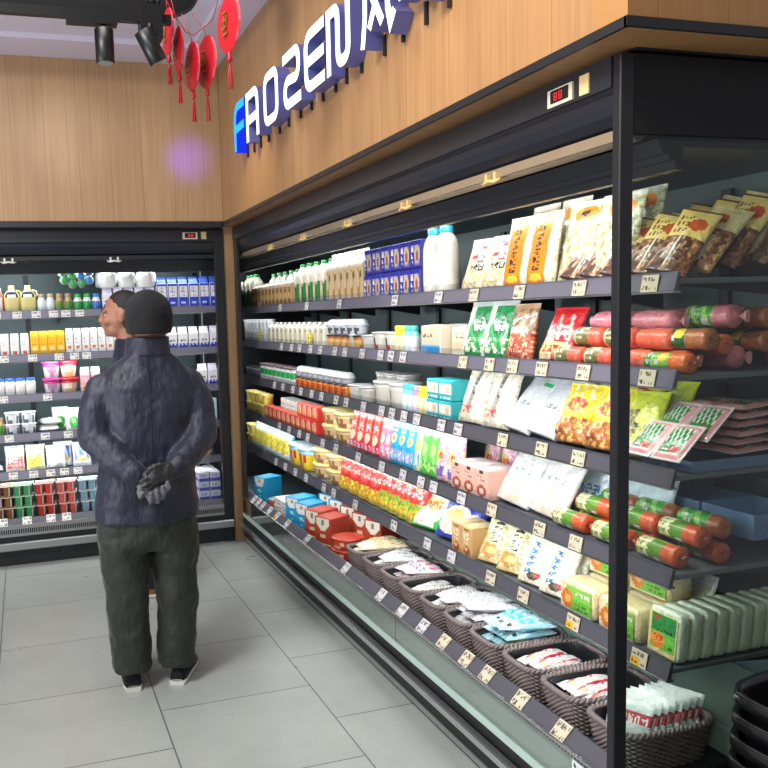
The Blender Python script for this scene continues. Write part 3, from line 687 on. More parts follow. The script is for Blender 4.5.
GOODS = {
 # top shelf of the long fridge
 'milkjug': lambda: bottle(jugp(.052, .235), GREEN, wrapf(H('d2ccbc'), [(.04, .42, H('c8a880'))], design(H('c8a880'), ('r', 0, 1, .44, 1, H('d4cdbb')), ('e', .35, .15, .22, .09, DGREEN), ('e', .62, .28, .2, .08, GREEN), ('e', .4, .34, .14, .05, DGREEN), ('r', 0, 1, 0, .05, H('c4c6c8')))), 22, .02, .018, 3., 1, 1.05, handle=([(-.02, -.052, .20), (.0, -.062, .17), (.01, -.060, .13), (0, -.052, .11)], .008, H('f2ece0'))),
 'milkjug_plain': lambda: bottle(jugp(.048, .23), H('3f9a5a'), wrapf(H('e6eae2'), [(.05, .1, H('cfe0cc'))]), 18, .02, .02, 3.),
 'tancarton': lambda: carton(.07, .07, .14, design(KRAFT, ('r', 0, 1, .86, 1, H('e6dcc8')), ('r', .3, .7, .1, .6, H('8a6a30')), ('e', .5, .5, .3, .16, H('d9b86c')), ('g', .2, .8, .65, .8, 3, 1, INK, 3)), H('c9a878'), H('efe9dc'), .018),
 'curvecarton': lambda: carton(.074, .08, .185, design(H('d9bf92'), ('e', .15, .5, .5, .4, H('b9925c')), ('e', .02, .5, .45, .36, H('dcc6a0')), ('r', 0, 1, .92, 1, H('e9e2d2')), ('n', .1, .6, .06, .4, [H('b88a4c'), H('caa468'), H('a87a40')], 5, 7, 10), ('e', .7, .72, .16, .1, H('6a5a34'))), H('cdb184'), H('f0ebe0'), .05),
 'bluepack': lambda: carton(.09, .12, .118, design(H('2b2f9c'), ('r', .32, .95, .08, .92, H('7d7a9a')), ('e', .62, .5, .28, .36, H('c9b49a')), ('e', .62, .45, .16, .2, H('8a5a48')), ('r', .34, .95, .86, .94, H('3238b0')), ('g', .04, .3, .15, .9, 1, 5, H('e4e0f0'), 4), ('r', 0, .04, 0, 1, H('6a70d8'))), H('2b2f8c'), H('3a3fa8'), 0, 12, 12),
 'tallbottle': lambda: bottle([(.042, 0), (.048, .006), (.049, .05), (.049, .17), (.048, .195), (.042, .22), (.032, .238), (.026, .244), (.025, .252)], H('39b3cf'), wrapf(H('eee6d6'), [(.0, .02, H('d8cdb8'))], design(H('eee6d6'), ('r', .18, .5, .34, .56, H('3d9aa6')), ('r', .5, .95, .3, .62, H('f4efe4')), ('g', .22, .46, .38, .53, 2, 3, WHT, 8)), .62, .25), 26, .027, .024, 2.),
 'noodlebag': lambda: bag(.14, .21, .05, shreds(NOOD, 4, ('r', 0, 1, .78, 1, H('e6e2da')), ('e', .45, .55, .32, .16, H('c9c2b8')), ('g', .2, .75, .5, .68, 2, 2, RED, 5), ('g', .25, .8, .34, .48, 3, 2, INK, 6), ('e', .6, .84, .2, .05, RED)), seed=4),
 'orangebag': lambda: bag(.135, .25, .055, shreds([H('e6dfc6'), H('d6cda8'), H('f0ebd8')], 7, ('r', .16, .8, .04, .9, ORANGE), ('e', .48, .86, .33, .08, H('f2a640')), ('g', .36, .62, .2, .84, 1, 6, INK, 9), ('e', .5, .12, .2, .05, YELLOW)), 18, 30, seed=6, crumple=.15),
 'shredbag': lambda: bag(.15, .27, .065, shreds([H('ccc9a4'), H('b9b88c'), H('dedcc0'), H('a9a878')], 9, ('e', .55, .82, .32, .10, ORANGE), ('e', .52, .84, .12, .04, INK), ('r', .1, .9, .93, 1, H('e0dccc')), ('r', .62, .7, .08, .75, H('e9e7d8'))), 16, 24, seed=9),
 'sachet': lambda: bag(.105, .235, .036, design(H('6a3d22'), ('n', 0, 1, 0, .52, [H('7a4626'), H('4e2a18'), H('9a6238'), H('c79a60'), H('5e3820')], 11, 8, 2), ('r', 0, 1, .52, .97, H('ecd27a')), ('e', .62, .74, .24, .1, H('cf5a22')), ('g', .08, .42, .58, .9, 3, 3, BROWN, 3), ('r', .36, .42, .05, .6, H('e9dcc8'))), 12, 24, seed=12, top=.03),
 'sachet_pale': lambda: bag(.105, .23, .036, design(H('8a5a34'), ('n', 0, 1, 0, .55, [H('a9804e'), H('805230'), H('c9a870'), H('5e3820')], 13, 9, 2), ('r', 0, 1, .6, 1, H('ead9a0')), ('e', .4, .78, .2, .09, H('c04a20')), ('r', .1, .18, .06, .58, H('e4dac6')), ('r', .55, .62, .1, .5, H('d9c8b0'))), 12, 22, seed=14, top=.03),
 # second shelf
 'smallcarton': lambda: carton(.06, .06, .115, design(H('d0ccba'), ('r', .25, .75, .1, .75, H('e3dca8')), ('r', .42, .58, .1, .8, H('b9a850')), ('g', .2, .8, .78, .92, 3, 1, NAVY, 3)), H('e6e2d4'), H('cfccc4'), .02),
 'yellowtag': lambda: [('body', (lambda m: (m.grid(lambda u, v: ((u-.5)*.06, -.003*math.sin(u*5), v*.09), 6, 8, design(H('f4e23a'), ('g', .15, .85, .2, .8, 3, 3, H('b08a10'), 2))), m)[1])(MB()).mesh('goods', 'printed_card'), None)],
 'whitepot': lambda: cup(.028, .034, .075, wrapf(H('cfcfcd'), [(.2, .6, H('dfe3ea'))], design(H('cfcfcd'), ('e', .5, .45, .5, .2, H('b8bed8')), ('g', .1, .9, .35, .6, 4, 2, H('5a6090'), 4))), H('c4c6c8'), 14),
 'brownpot': lambda: cup(.036, .042, .066, wrapf(H('8a4a22'), [(.1, .75, H('b8692c'))], design(H('b8692c'), ('e', .5, .45, .5, .28, H('e0b060')), ('g', .1, .9, .3, .5, 3, 1, INK, 4))), H('26262c'), 18, .008),
 'domepot': lambda: cup(.034, .041, .045, wrapf(H('a8abb4'), [(.1, .8, H('b9bcc4'))], design(H('c8ccd4'), ('e', .5, .5, .4, .3, H('55575f')))), H('b4b8be'), 18, .006, .03),
 'widecup': lambda: cup(.048, .058, .085, wrapf(H('d2cfc6'), [(.0, .1, H('d8d4c8')), (.72, .86, H('d9c078'))], design(H('d2cfc6'), ('e', .45, .38, .3, .2, H('d98a92')), ('e', .62, .45, .18, .16, H('3a3436')), ('r', .5, .7, .2, .3, RED)), .72, .2), H('cfcfca'), 22, .008),
 'whitecup': lambda: cup(.05, .06, .07, wrapf(H('cfcec8'), [(.08, .7, H('c9c6bc'))], design(H('cfcec8'), ('e', .5, .42, .4, .22, H('dcd8c8')), ('g', .2, .8, .3, .55, 4, 2, H('a8a294'), 4)), .72, .2), H('cfcfcd'), 22, .008),
 'yellowbottle': lambda: bottle([(.021, 0), (.024, .004), (.024, .08), (.018, .098), (.0165, .104)], YELLOW, wrapf(H('f3efe2'), [(.62, 1., YELLOW), (.2, .55, H('f0e2b0'))]), 14, .019, .02),
 'aquabottle': lambda: bottle([(.021, 0), (.024, .004), (.024, .08), (.018, .098), (.0165, .104)], H('4cc4c6'), wrapf(H('f1f3ef'), [(.62, 1., H('7fd2d4')), (.2, .55, H('d8ecec'))]), 14, .019, .02),
 'lilacbottle': lambda: bottle([(.021, 0), (.024, .004), (.024, .08), (.018, .098), (.0165, .104)], LILAC, wrapf(H('f3f1f4'), [(.62, 1., H('b088d8')), (.2, .55, H('e6dcf0'))]), 14, .019, .02),
 'bigtub': lambda: cup(.076, .086, .115, wrapf(H('e8ece8'), [(.15, .7, H('cfdcdc'))], design(H('dfe6e4'), ('e', .5, .45, .45, .25, H('9cc0c0')), ('g', .2, .8, .35, .55, 4, 2, H('4a6a70'), 5)), .72, .2), H('eef2f0'), 28, .012),
 'bluebox': lambda: carton(.16, .09, .125, design(H('d9c9b0'), ('r', 0, 1, 0, .38, H('2f8fc4')), ('r', 0, 1, .3, .4, H('7ab8d4')), ('g', .12, .6, .62, .78, 4, 1, H('6a5a48'), 5), ('r', .12, .8, .54, .57, H('8a7a66'))), H('e0d4c0'), H('e9e0d0'), flap=H('d4c4a8')),
 'beigebox': lambda: carton(.11, .1, .12, design(H('d8ccb4'), ('r', 0, 1, 0, .12, H('e6e0d0')), ('r', .08, .92, .2, .5, H('c8b898')), ('g', .15, .85, .6, .85, 4, 2, H('7a6e5c'), 6)), H('d4c8b0'), H('e6ded0'), flap=H('c9bba0')),
 'greenbag': lambda: bag(.135, .225, .06, design(H('1f8a4a'), ('n', 0, .22, 0, .9, [H('d9d4b8'), H('e8e4d0'), H('c0b890')], 4, 4, 18), ('r', .22, .3, 0, 1, WHT), ('e', .62, .55, .26, .2, H('0f6a34')), ('g', .42, .86, .45, .62, 3, 2, WHT, 3), ('n', .3, 1, .05, .3, [H('2f9a50'), H('cfd8b8'), H('1a7a3c')], 6, 8, 8), ('r', 0, 1, .88, 1, H('cfd8d4'))), seed=21),
 'beanbag': lambda: bag(.13, .20, .065, design(H('b08a68'), ('n', 0, 1, 0, .5, [H('b5432e'), H('c8603c'), H('8a2e22'), H('d9b48a')], 3, 16, 20), ('n', 0, 1, .5, .92, [H('8c6a4e'), H('a3805c'), H('6e5038')], 7, 12, 10), ('e', .5, .52, .4, .06, H('cfc4b4'))), seed=23),
 'redbag': lambda: bag(.15, .19, .06, design(H('d8252e'), ('s', .1, .9, .35, .85, 3, .4, .3, H('f0b4a8')), ('n', 0, .5, 0, .4, [CREAM, TAN, H('e8c890')], 9, 14, 16), ('g', .25, .85, .45, .65, 3, 1, WHT, 9), ('r', .1, .9, .12, .3, H('e2c27a')), ('g', .2, .8, .13, .29, 4, 1, RED, 4)), seed=25),
 'ham': lambda: sausage(.165, .033, H('e58a94'), None, (2, 3)),
 'ham_label': lambda: sausage(.165, .032, H('e0848c'), lab_bright(), (.15, .62), seed=3),
 'sausage_red': lambda: sausage(.128, .030, H('e2624a'), lab_olive(), (.12, .60), seed=5),
 'sausage_orange': lambda: sausage(.15, .027, H('e2702a'), lab_green(True), (.1, .62), False, seed=7),
 'sausage_plain': lambda: sausage(.128, .029, H('e5694c'), None, (2, 3), seed=9),
 'sausage_brown': lambda: sausage(.165, .029, H('b0683e'), lab_green(), (.1, .6), False, seed=11),
 # third shelf
 'darkpot': lambda: cup(.03, .036, .07, wrapf(H('d8dae0'), [(.2, .6, H('7a7a9c'))]), H('34343c'), 14),
 'greenbandpot': lambda: cup(.04, .044, .10, wrapf(H('d9d9dc'), [(.42, .72, H('1fa04a')), (.0, .2, H('c0c6c4'))], design(H('d9d9dc'), ('r', 0, 1, .42, .72, H('1fa04a')), ('g', .1, .9, .46, .66, 4, 1, WHT, 3))), H('6e5a5e'), 16, .014),
 'orangepot': lambda: cup(.036, .042, .06, wrapf(H('d8722a'), [(.0, .2, H('c8b8c8'))], design(H('e08a2c'), ('e', .5, .5, .4, .3, H('c8481f')), ('g', .1, .9, .6, .85, 3, 1, H('cfcfcd'), 4))), H('3a3238'), 18, .008),
 'whitedome': lambda: cup(.036, .041, .03, wrapf(H('9a9ca6'), [(.2, .8, H('b8bac0'))]), H('b8bcc0'), 16, .006, .026),
 'bigwhitetub': lambda: cup(.066, .078, .105, wrapf(H('d0ccc2'), [(.9, 1, H('cfcfcd'))], design(H('d0ccc2'), ('e', .55, .42, .1, .14, RED), ('e', .55, .56, .07, .07, H('2c2426')), ('e', .28, .5, .12, .2, H('d8b8a8')), ('g', .1, .45, .6, .8, 4, 1, H('8a6a5c'), 3)), .70, .2), H('cfcfcd'), 26, .012),
 'tealpack': lambda: carton(.1, .1, .082, design(H('d9d4c4'), ('r', 0, 1, .0, .3, TEAL), ('r', 0, 1, .86, 1, H('2cb8c0')), ('e', .3, .58, .18, .2, H('efeadc')), ('e', .7, .58, .18, .2, H('c9b89a')), ('g', .1, .9, .05, .25, 6, 1, WHT, 5)), H('28a0a8'), H('38c0c8')),
 'ricenoodle': lambda: bag(.15, .225, .06, shreds([H('d9d2bc'), H('c8c0a4'), H('e8e4d4')], 31, ('r', .42, .58, .25, .92, H('8a8478')), ('g', .44, .56, .4, .9, 1, 6, INK, 6), ('g', .1, .62, .14, .32, 3, 2, RED, 8), ('r', .0, 1, .93, 1, H('e6e2d8'))), 16, 26, seed=31),
 'whitebag': lambda: bag(.165, .23, .05, design(H('cdd2d6'), ('r', .55, .82, .8, .88, H('2fae6a')), ('g', .2, .8, .42, .5, 7, 1, H('7a8088'), 4), ('g', .35, .8, .36, .41, 8, 1, H('9aa0a6'), 5), ('n', .05, .95, .02, .3, [H('d0d0ca'), H('dcdcd6'), H('c4c2ba')], 6, 7, 7)), 18, 26, seed=33),
 'yellowbag': lambda: bag(.15, .2, .075, design(H('f0d428'), ('n', 0, 1, 0, .42, [H('a8602a'), H('c8803a'), H('8a4a20'), H('e0a850')], 8, 9, 11), ('e', .5, .62, .3, .12, H('d8442a')), ('g', .28, .72, .56, .68, 3, 1, YELLOW, 3), ('s', 0, 1, .75, 1, 4, .6, .3, H('e9e2b0'))), seed=35, crumple=.5),
 'limebag': lambda: bag(.12, .2, .055, design(H('c8d43a'), ('n', 0, .5, 0, .7, [H('7a6a3a'), H('a8a060'), H('d0cca0')], 6, 6, 12), ('e', .65, .6, .22, .2, H('e4ea7a')), ('g', .45, .9, .3, .5, 3, 2, DGREEN, 4)), seed=37, crumple=.5),
 'pinkpack': pinkpack,
 # fourth shelf
 'yellowpot': lambda: cup(.036, .043, .07, wrapf(H('e8cf6a'), [(.1, .6, H('d8b04a'))], design(H('e8cf6a'), ('g', .1, .9, .3, .6, 3, 2, H('9a5a20'), 4))), H('f0dc86'), 16),
 'redpack': lambda: carton(.085, .06, .085, design(H('d8392c'), ('e', .3, .5, .22, .3, H('f0a868')), ('e', .75, .5, .2, .3, H('efc8a0')), ('g', .1, .9, .75, .95, 4, 1, WHT, 5)), H('d0382c'), H('e8685c')),
 'whitebox': lambda: carton(.1, .09, .14, design(H('eceae6'), ('r', 0, 1, .0, .55, H('c9c49c')), ('r', .1, .9, .1, .5, H('a8a070')), ('g', .1, .9, .68, .85, 4, 1, NAVY, 5)), H('e4e2dc'), H('f6f5f2')),
 'creamtub': lambda: cup(.075, .088, .07, wrapf(H('e9cf8a'), [(.12, .75, H('c8a070'))], design(H('e0c890'), ('n', 0, 1, .15, .75, [H('b8885a'), H('d8b888'), H('f0e0b8'), H('9a6a44')], 4, 12, 5)), .72, .25), H('f2dc92'), 26, .016),
 'redtall': lambda: bag(.088, .215, .05, design(H('d42a2c'), ('s', 0, 1, .3, .95, 2.4, .3, .35, H('ee6a3c')), ('e', .5, .35, .3, .12, H('f2dcc8')), ('g', .2, .8, .5, .7, 3, 2, WHT, 6), ('n', .2, .9, .05, .2, [PINK, WHT, MAG], 5, 6, 5)), seed=41, crumple=.15),
 'pinktall': lambda: bag(.056, .2, .045, design(H('e88aa4'), ('r', 0, 1, .75, 1, H('f2e6ea')), ('e', .5, .5, .3, .12, WHT), ('n', .1, .9, .08, .3, [MAG, H('f0c0d0'), WHT], 7, 5, 6)), seed=43, crumple=.15),
 'bluetall': lambda: bag(.077, .2, .05, design(H('28a8d8'), ('r', 0, 1, .84, 1, H('7cd0ec')), ('e', .5, .6, .3, .12, H('d8f0c0')), ('e', .5, .6, .16, .07, H('e8a03c')), ('n', .1, .9, .08, .35, [H('e06a9a'), H('1a80c0'), WHT, H('50c0e8')], 8, 6, 7), ('g', .2, .8, .74, .84, 3, 1, WHT, 3)), seed=45, crumple=.15),
 'greentall': lambda: bag(.07, .2, .05, design(H('5cc84a'), ('r', 0, 1, .86, 1, H('d8ecc0')), ('e', .5, .55, .3, .16, H('a8e47a')), ('n', .1, .9, .08, .3, [GREEN, H('f0e080'), H('8adc60')], 8, 6, 6)), seed=47, crumple=.15),
 'creamtall': lambda: bag(.055, .2, .045, design(H('e9e6c8'), ('e', .5, .6, .3, .16, H('f2d060')), ('n', .1, .9, .06, .4, [H('88b8d0'), H('d8ecd0'), H('4a90b8')], 9, 6, 8)), seed=49, crumple=.15),
 'floralbag': lambda: bag(.092, .2, .055, design(H('e2a8c8'), ('n', 0, 1, 0, .94, [H('eab8d4'), H('f4dce8'), H('c888c0'), H('e8a0b8'), H('f0d4a0')], 4, 6, 8), ('e', .4, .55, .26, .12, H('f0c85a')), ('g', .2, .7, .48, .62, 3, 1, RED, 3), ('r', .25, .75, .08, .3, H('6a5aa0'))), seed=51, crumple=.25),
 'pinkbox': lambda: carton(.086, .14, .115, design(H('e2b4a4'), ('e', .5, .28, .4, .2, H('a8503a')), ('e', .5, .28, .2, .09, H('e8c8b8')), ('g', .2, .8, .6, .85, 3, 2, H('8a4a3c'), 4), ('r', .3, .7, .88, .97, H('4a3a3a'))), H('dcb0a4'), design(H('ead0cc'), ('e', .3, .5, .16, .3, H('b87a6a')), ('e', .75, .5, .14, .3, H('c8a098'))), flap=H('f0dcd8')),
 'whitepouch': lambda: bag(.19, .235, .06, design(H('d2d2ce'), ('e', .5, .2, .46, .18, H('d8cdb8')), ('e', .3, .18, .2, .12, H('e2d8c4')), ('g', .2, .8, .5, .58, 6, 1, H('7a8a94'), 5), ('g', .35, .8, .43, .48, 7, 1, H('94a0a8'), 6), ('e', .78, .9, .1, .03, H('3f7fd0'))), 18, 26, seed=53),
 'icepouch': lambda: bag(.14, .21, .05, design(H('cfe2ec'), ('g', .15, .85, .3, .48, 3, 2, H('3f86c8'), 5), ('e', .6, .88, .14, .04, H('2f6fd0')), ('r', .1, .9, .05, .2, H('b4d0e0'))), seed=55),
 'ham_roll': lambda: sausage(.15, .030, H('c9582e'), lab_roll(), (.08, .68), False, seed=13),
 'ham_roll_bright': lambda: sausage(.15, .031, H('b86a42'), lab_bright(), (.06, .72), False, seed=15),
 # lowest shelf
 'bluewhitebag': lambda: bag(.15, .2, .06, design(H('dcebf2'), ('r', 0, 1, .8, 1, H('58b8dc')), ('e', .5, .4, .38, .26, H('e8dc4a')), ('n', .2, .8, .2, .55, [H('e8d83a'), H('f2e880'), H('d8b030')], 5, 7, 8), ('r', 0, .1, 0, 1, H('58b8dc')), ('r', .9, 1, 0, 1, H('58b8dc'))), seed=61),
 'yellowbluepot': lambda: cup(.075, .085, .13, wrapf(H('7cc0e0'), [(.1, .7, H('f0d43a'))], design(H('f0d43a'), ('e', .5, .4, .4, .2, H('e08a2a')), ('r', 0, 1, .75, 1, H('9ad0ea')), ('g', .2, .8, .5, .66, 3, 1, RED, 3)), .72, .25), H('dceef6'), 22, .012, e=3.),
 'redyellowbag': lambda: bag(.15, .2, .065, design(H('d2262a'), ('r', 0, 1, 0, .36, H('e8c82e')), ('n', 0, 1, .04, .38, [H('f0d83a'), H('d8a82a'), H('e8c040'), H('c8882a')], 4, 8, 8), ('e', .5, .62, .36, .14, H('e4584a')), ('g', .2, .82, .56, .7, 3, 1, H('f2e6dc'), 5), ('e', .5, .86, .16, .04, H('e4a030'))), seed=63, crumple=.2),
 'redgreenbag': lambda: bag(.14, .2, .065, design(H('d83428'), ('r', 0, 1, 0, .4, H('b8c83a')), ('n', 0, 1, .04, .46, [H('d8d040'), H('8ab83a'), H('e89a2a'), H('5a9a34')], 6, 8, 8), ('g', .18, .82, .6, .74, 3, 1, WHT, 6), ('e', .5, .85, .2, .05, H('f0b060'))), seed=65, crumple=.2),
 'greenwhitebag': lambda: bag(.26, .22, .07, design(H('3fb848'), ('e', .42, .45, .36, .38, H('f2f0e4')), ('e', .46, .5, .2, .14, H('f0cc3a')), ('g', .28, .66, .4, .58, 4, 2, RED, 3), ('n', .1, .6, .04, .2, [H('e8e4d4'), H('d8d0b0'), WHT], 8, 9, 5)), 22, 22, seed=67),
 'bluecreambag': lambda: bag(.25, .2, .07, design(H('2a3cb4'), ('e', .4, .4, .38, .34, H('efe9d6')), ('e', .36, .5, .22, .14, H('e8d070')), ('n', .2, .6, .08, .3, [H('f2eee0'), H('e0d8bc'), H('c8c09c')], 8, 9, 6), ('r', 0, 1, .9, 1, H('dfe4f2')), ('e', .8, .4, .14, .2, H('e8ecf6'))), 22, 20, seed=69),
 'kraftbox': lambda: carton(.075, .12, .125, design(H('c8a06c'), ('e', .5, .22, .36, .15, H('9a4a2a')), ('e', .42, .26, .14, .06, H('e0b080')), ('g', .2, .8, .45, .8, 3, 4, H('e8dcc4'), 4), ('r', .25, .75, .86, .93, H('7a5a34'))), H('bf9864'), design(H('d8bc90'), ('e', .5, .5, .3, .3, H('a87a4a'))), flap=H('e0c8a0')),
 'calligraphybag': lambda: bag(.125, .2, .045, shreds([H('d8d0a0'), H('b8b06c'), H('e4ddb8'), H('98944c')], 71, ('r', .28, .74, .36, .95, H('d8d4a8')), ('g', .34, .70, .38, .95, 1, 5, INK, 6), ('e', .5, .22, .4, .13, H('c98a4a')), ('e', .5, .22, .24, .07, H('e4c07a')), ('r', 0, 1, .0, .06, H('ccb070'))), 16, 28, seed=71),
 'bluewritbag': lambda: bag(.125, .17, .045, shreds([H('e4dcc4'), H('d8ccaa'), H('efe9d8')], 73, ('g', .24, .58, .18, .9, 1, 5, H('2f7ab8'), 8), ('e', .6, .16, .2, .08, H('5a4a3a')), ('r', .0, 1, .92, 1, H('dce4da')), ('e', .75, .2, .1, .05, RED)), 16, 24, seed=73),
 'clearpack': lambda: bag(.12, .17, .04, shreds([H('cfd8c0'), H('b8c8a4'), H('e4e9dc'), H('dfe0c8')], 75, ('r', 0, 1, .8, 1, H('e4ece6'))), seed=75),
 'tofubox': lambda: block(.165, .09, .105, H('e2cfa0'), design(H('e8d8b0'), ('r', .22, 1, .1, .92, H('6ab83a')), ('r', .22, 1, .5, .92, H('8acc52')), ('e', .22, .42, .2, .34, H('d8742a')), ('e', .25, .45, .1, .16, H('f0b060')), ('g', .46, .96, .62, .86, 3, 1, WHT, 4), ('g', .5, .9, .16, .34, 4, 2, H('2f6a20'), 5)), 20, 14, seed=4),
 'tofublock': lambda: block(.115, .036, .135, H('d2e2cc'), design(H('e8d49a'), ('r', .08, .94, .12, .97, H('6cc23c')), ('r', .08, .94, .55, .97, H('1f8a3e')), ('e', .34, .32, .26, .2, H('e8962e')), ('n', .14, .56, .18, .46, [H('d84a22'), H('f0b040'), H('e87a28')], 6, 12, 14), ('g', .15, .9, .52, .62, 5, 1, INK, 5), ('g', .55, .9, .2, .28, 5, 1, H('1f6a24'), 5), ('e', .28, .86, .1, .05, RED)), 24, 26, seed=6),
 # bottom deck
 'bluegiftbox': lambda: carton(.125, .15, .165, design(H('1f98c8'), ('e', .5, 1.02, .42, .42, H('f2f0e8')), ('e', .5, .86, .1, .07, H('b88a7a')), ('g', .3, .7, .36, .5, 4, 1, H('bfe6f2'), 4), ('g', .35, .65, .2, .3, 5, 1, H('9cd4e8'), 5), ('r', 0, 1, 0, .05, H('1478a8'))), H('1a8ab8'), H('2aa0d0')),
 'redgiftbox': lambda: carton(.125, .15, .165, design(H('b8452c'), ('e', .5, 1.02, .46, .46, H('f2ead8')), ('e', .5, .84, .12, .08, H('8a8478')), ('g', .3, .7, .34, .48, 4, 1, H('eec8a0'), 4), ('r', 0, 1, .06, .12, H('e8c8a0')), ('r', 0, 1, 0, .06, H('8a2c20'))), H('a83c28'), H('b84430')),
 'redroundpack': lambda: cup(.07, .08, .05, wrapf(H('b0382a'), [(.3, .7, H('d86a3c'))], design(H('b0382a'), ('e', .5, .5, .4, .4, H('f0c8a0')), ('e', .5, .5, .22, .22, H('d8502c'))), .75, .2), H('c0402c'), 20),
 'whitetray': lambda: carton(.22, .2, .02, design(H('e4e2dc'), ('g', .1, .9, .2, .8, 9, 1, H('6a6a70'), 5)), H('dcdad4'), design(H('e8e6e2'), ('n', .06, .94, .1, .9, [H('e8e8e4'), H('c8c4bc'), H('a8a29a'), H('d8d4cc')], 4, 8, 5))),
 'tin': lambda: cup(.05, .05, .06, wrapf(H('5a5450'), [(.2, .8, H('8a7a6a'))], design(H('8a7a6a'), ('e', .5, .5, .4, .36, H('c83a34')))), H('8c8a88'), 18),
 'creamroll': lambda: lying(.06, .24, .034, design(H('d8c8a0'), ('s', 0, 1, .1, .9, 3, .2, .25, H('eee2c4')), ('n', .2, .8, .3, .7, [H('d0bc90'), H('e8dcc0'), H('b89a6a')], 4, 4, 8)), seed=81),
 'whitebar': lambda: lying(.055, .19, .028, design(H('cfcfcf'), ('g', .2, .8, .2, .55, 3, 5, H('8f8d92'), 3), ('r', .0, 1, .7, .72, H('c8c6c8'))), seed=83),
 'violetbar': lambda: lying(.055, .17, .028, design(H('d0ced4'), ('e', .5, .6, .34, .12, H('6a5ac8')), ('g', .2, .8, .52, .68, 3, 2, WHT, 3), ('e', .5, .25, .3, .1, H('e8788a')), ('r', 0, 1, .86, .9, H('e89aa8'))), seed=85),
 'greyprint': lambda: lying(.065, .2, .03, design(H('cdcdd0'), ('g', .15, .85, .15, .85, 4, 7, H('9a9aa2'), 5), ('e', .5, .5, .2, .1, H('b4b4bc'))), seed=87),
 'yellowprint': lambda: lying(.06, .18, .03, design(H('d0d0c4'), ('e', .5, .6, .3, .16, H('d8b84a')), ('g', .2, .8, .2, .4, 3, 3, H('8a7a4a'), 3), ('r', 0, 1, .8, .84, H('a89a5a'))), seed=89),
 'aquabar': lambda: lying(.065, .2, .032, design(H('8fd0e0'), ('s', 0, 1, 0, 1, 3, .5, .4, H('cfeaf0')), ('e', .5, .5, .3, .14, H('48b0d0')), ('g', .3, .7, .44, .56, 3, 1, WHT, 3), ('e', .3, .8, .12, .06, INK)), seed=91, nx=14),
 'redbar': lambda: lying(.055, .18, .03, design(H('d4d2d0'), ('s', 0, 1, .1, .9, 1.4, .4, .34, H('c8283c')), ('g', .1, .9, .3, .5, 4, 2, H('e8d0d0'), 3), ('e', .3, .8, .2, .08, H('e8c8a0'))), seed=93, nx=14),
 'mintpack': lambda: bag(.13, .155, .022, design(H('d4e8e6'), ('r', 0, 1, .56, .76, H('b83a4a')), ('g', .06, .94, .585, .735, 6, 1, H('f0e4dc'), 4), ('n', .05, .95, .03, .24, [H('d8c890'), H('e8a878'), H('c8d0a0')], 6, 8, 4), ('r', 0, 1, .9, 1, H('eef6f4'))), 18, 22, seed=95, crumple=.35),
}
# ------------------------------------------------------------------ goods on the long fridge
L_ = lambda deg: -math.radians(deg)
# top shelf
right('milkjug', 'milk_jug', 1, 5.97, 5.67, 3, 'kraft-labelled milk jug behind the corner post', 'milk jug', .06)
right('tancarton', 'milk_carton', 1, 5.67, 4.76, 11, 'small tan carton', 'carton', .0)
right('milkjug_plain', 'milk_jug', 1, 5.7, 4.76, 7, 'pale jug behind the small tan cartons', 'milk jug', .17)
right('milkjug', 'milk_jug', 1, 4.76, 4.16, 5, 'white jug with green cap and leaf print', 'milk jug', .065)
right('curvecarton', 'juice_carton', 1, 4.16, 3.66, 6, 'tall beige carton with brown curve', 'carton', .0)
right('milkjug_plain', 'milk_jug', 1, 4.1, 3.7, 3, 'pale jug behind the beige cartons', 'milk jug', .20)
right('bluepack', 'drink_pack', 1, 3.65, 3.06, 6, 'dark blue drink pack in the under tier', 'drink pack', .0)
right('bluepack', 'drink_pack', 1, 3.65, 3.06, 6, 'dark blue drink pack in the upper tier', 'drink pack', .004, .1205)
right('tallbottle', 'milk_bottle', 1, 3.09, 2.89, 2, 'tall white bottle with light blue cap', 'bottle', .055)
right('noodlebag', 'noodle_bag', 1, 2.77, 2.49, 2, 'clear noodle bag with red and black print', 'food bag', .035, lean=L_(20), turn=-.25)
right('orangebag', 'food_bag', 1, 2.50, 2.235, 2, 'bag with tall orange label and black writing', 'food bag', .035, lean=L_(10), turn=-.12)
right('shredbag', 'food_bag', 1, 2.52, 2.2, 2, 'pale bag with orange top behind the orange labels', 'food bag', .13, .02, lean=L_(8))
right('shredbag', 'food_bag', 1, 2.24, 1.93, 2, 'bag of pale shredded tofu with orange badge', 'food bag', .07, .0, lean=L_(14), turn=-.2)
right('shredbag', 'food_bag', 1, 2.22, 1.98, 2, 'bag of pale shredded tofu standing further back', 'food bag', .18, .02, lean=L_(12))
SA = 'brown snack sachet with yellow header'
right('sachet', 'snack_sachet', 1, 2.16, 1.71, 5, SA+' in the front row', 'snack sachet', .03, .0, lean=L_(42), turn=-.5, roll=.28)
right('sachet_pale', 'snack_sachet', 1, 2.02, 1.71, 4, SA+' in the second row', 'snack sachet', .11, .012, lean=L_(44), turn=-.4, roll=.3)
right('sachet', 'snack_sachet', 1, 1.98, 1.71, 3, SA+' in the third row', 'snack sachet', .20, .02, lean=L_(36), turn=-.3, roll=.3)
right('sachet_pale', 'snack_sachet', 1, 1.95, 1.71, 3, SA+' in the rearmost row', 'snack sachet', .30, .03, lean=L_(30), turn=-.3, roll=.3)
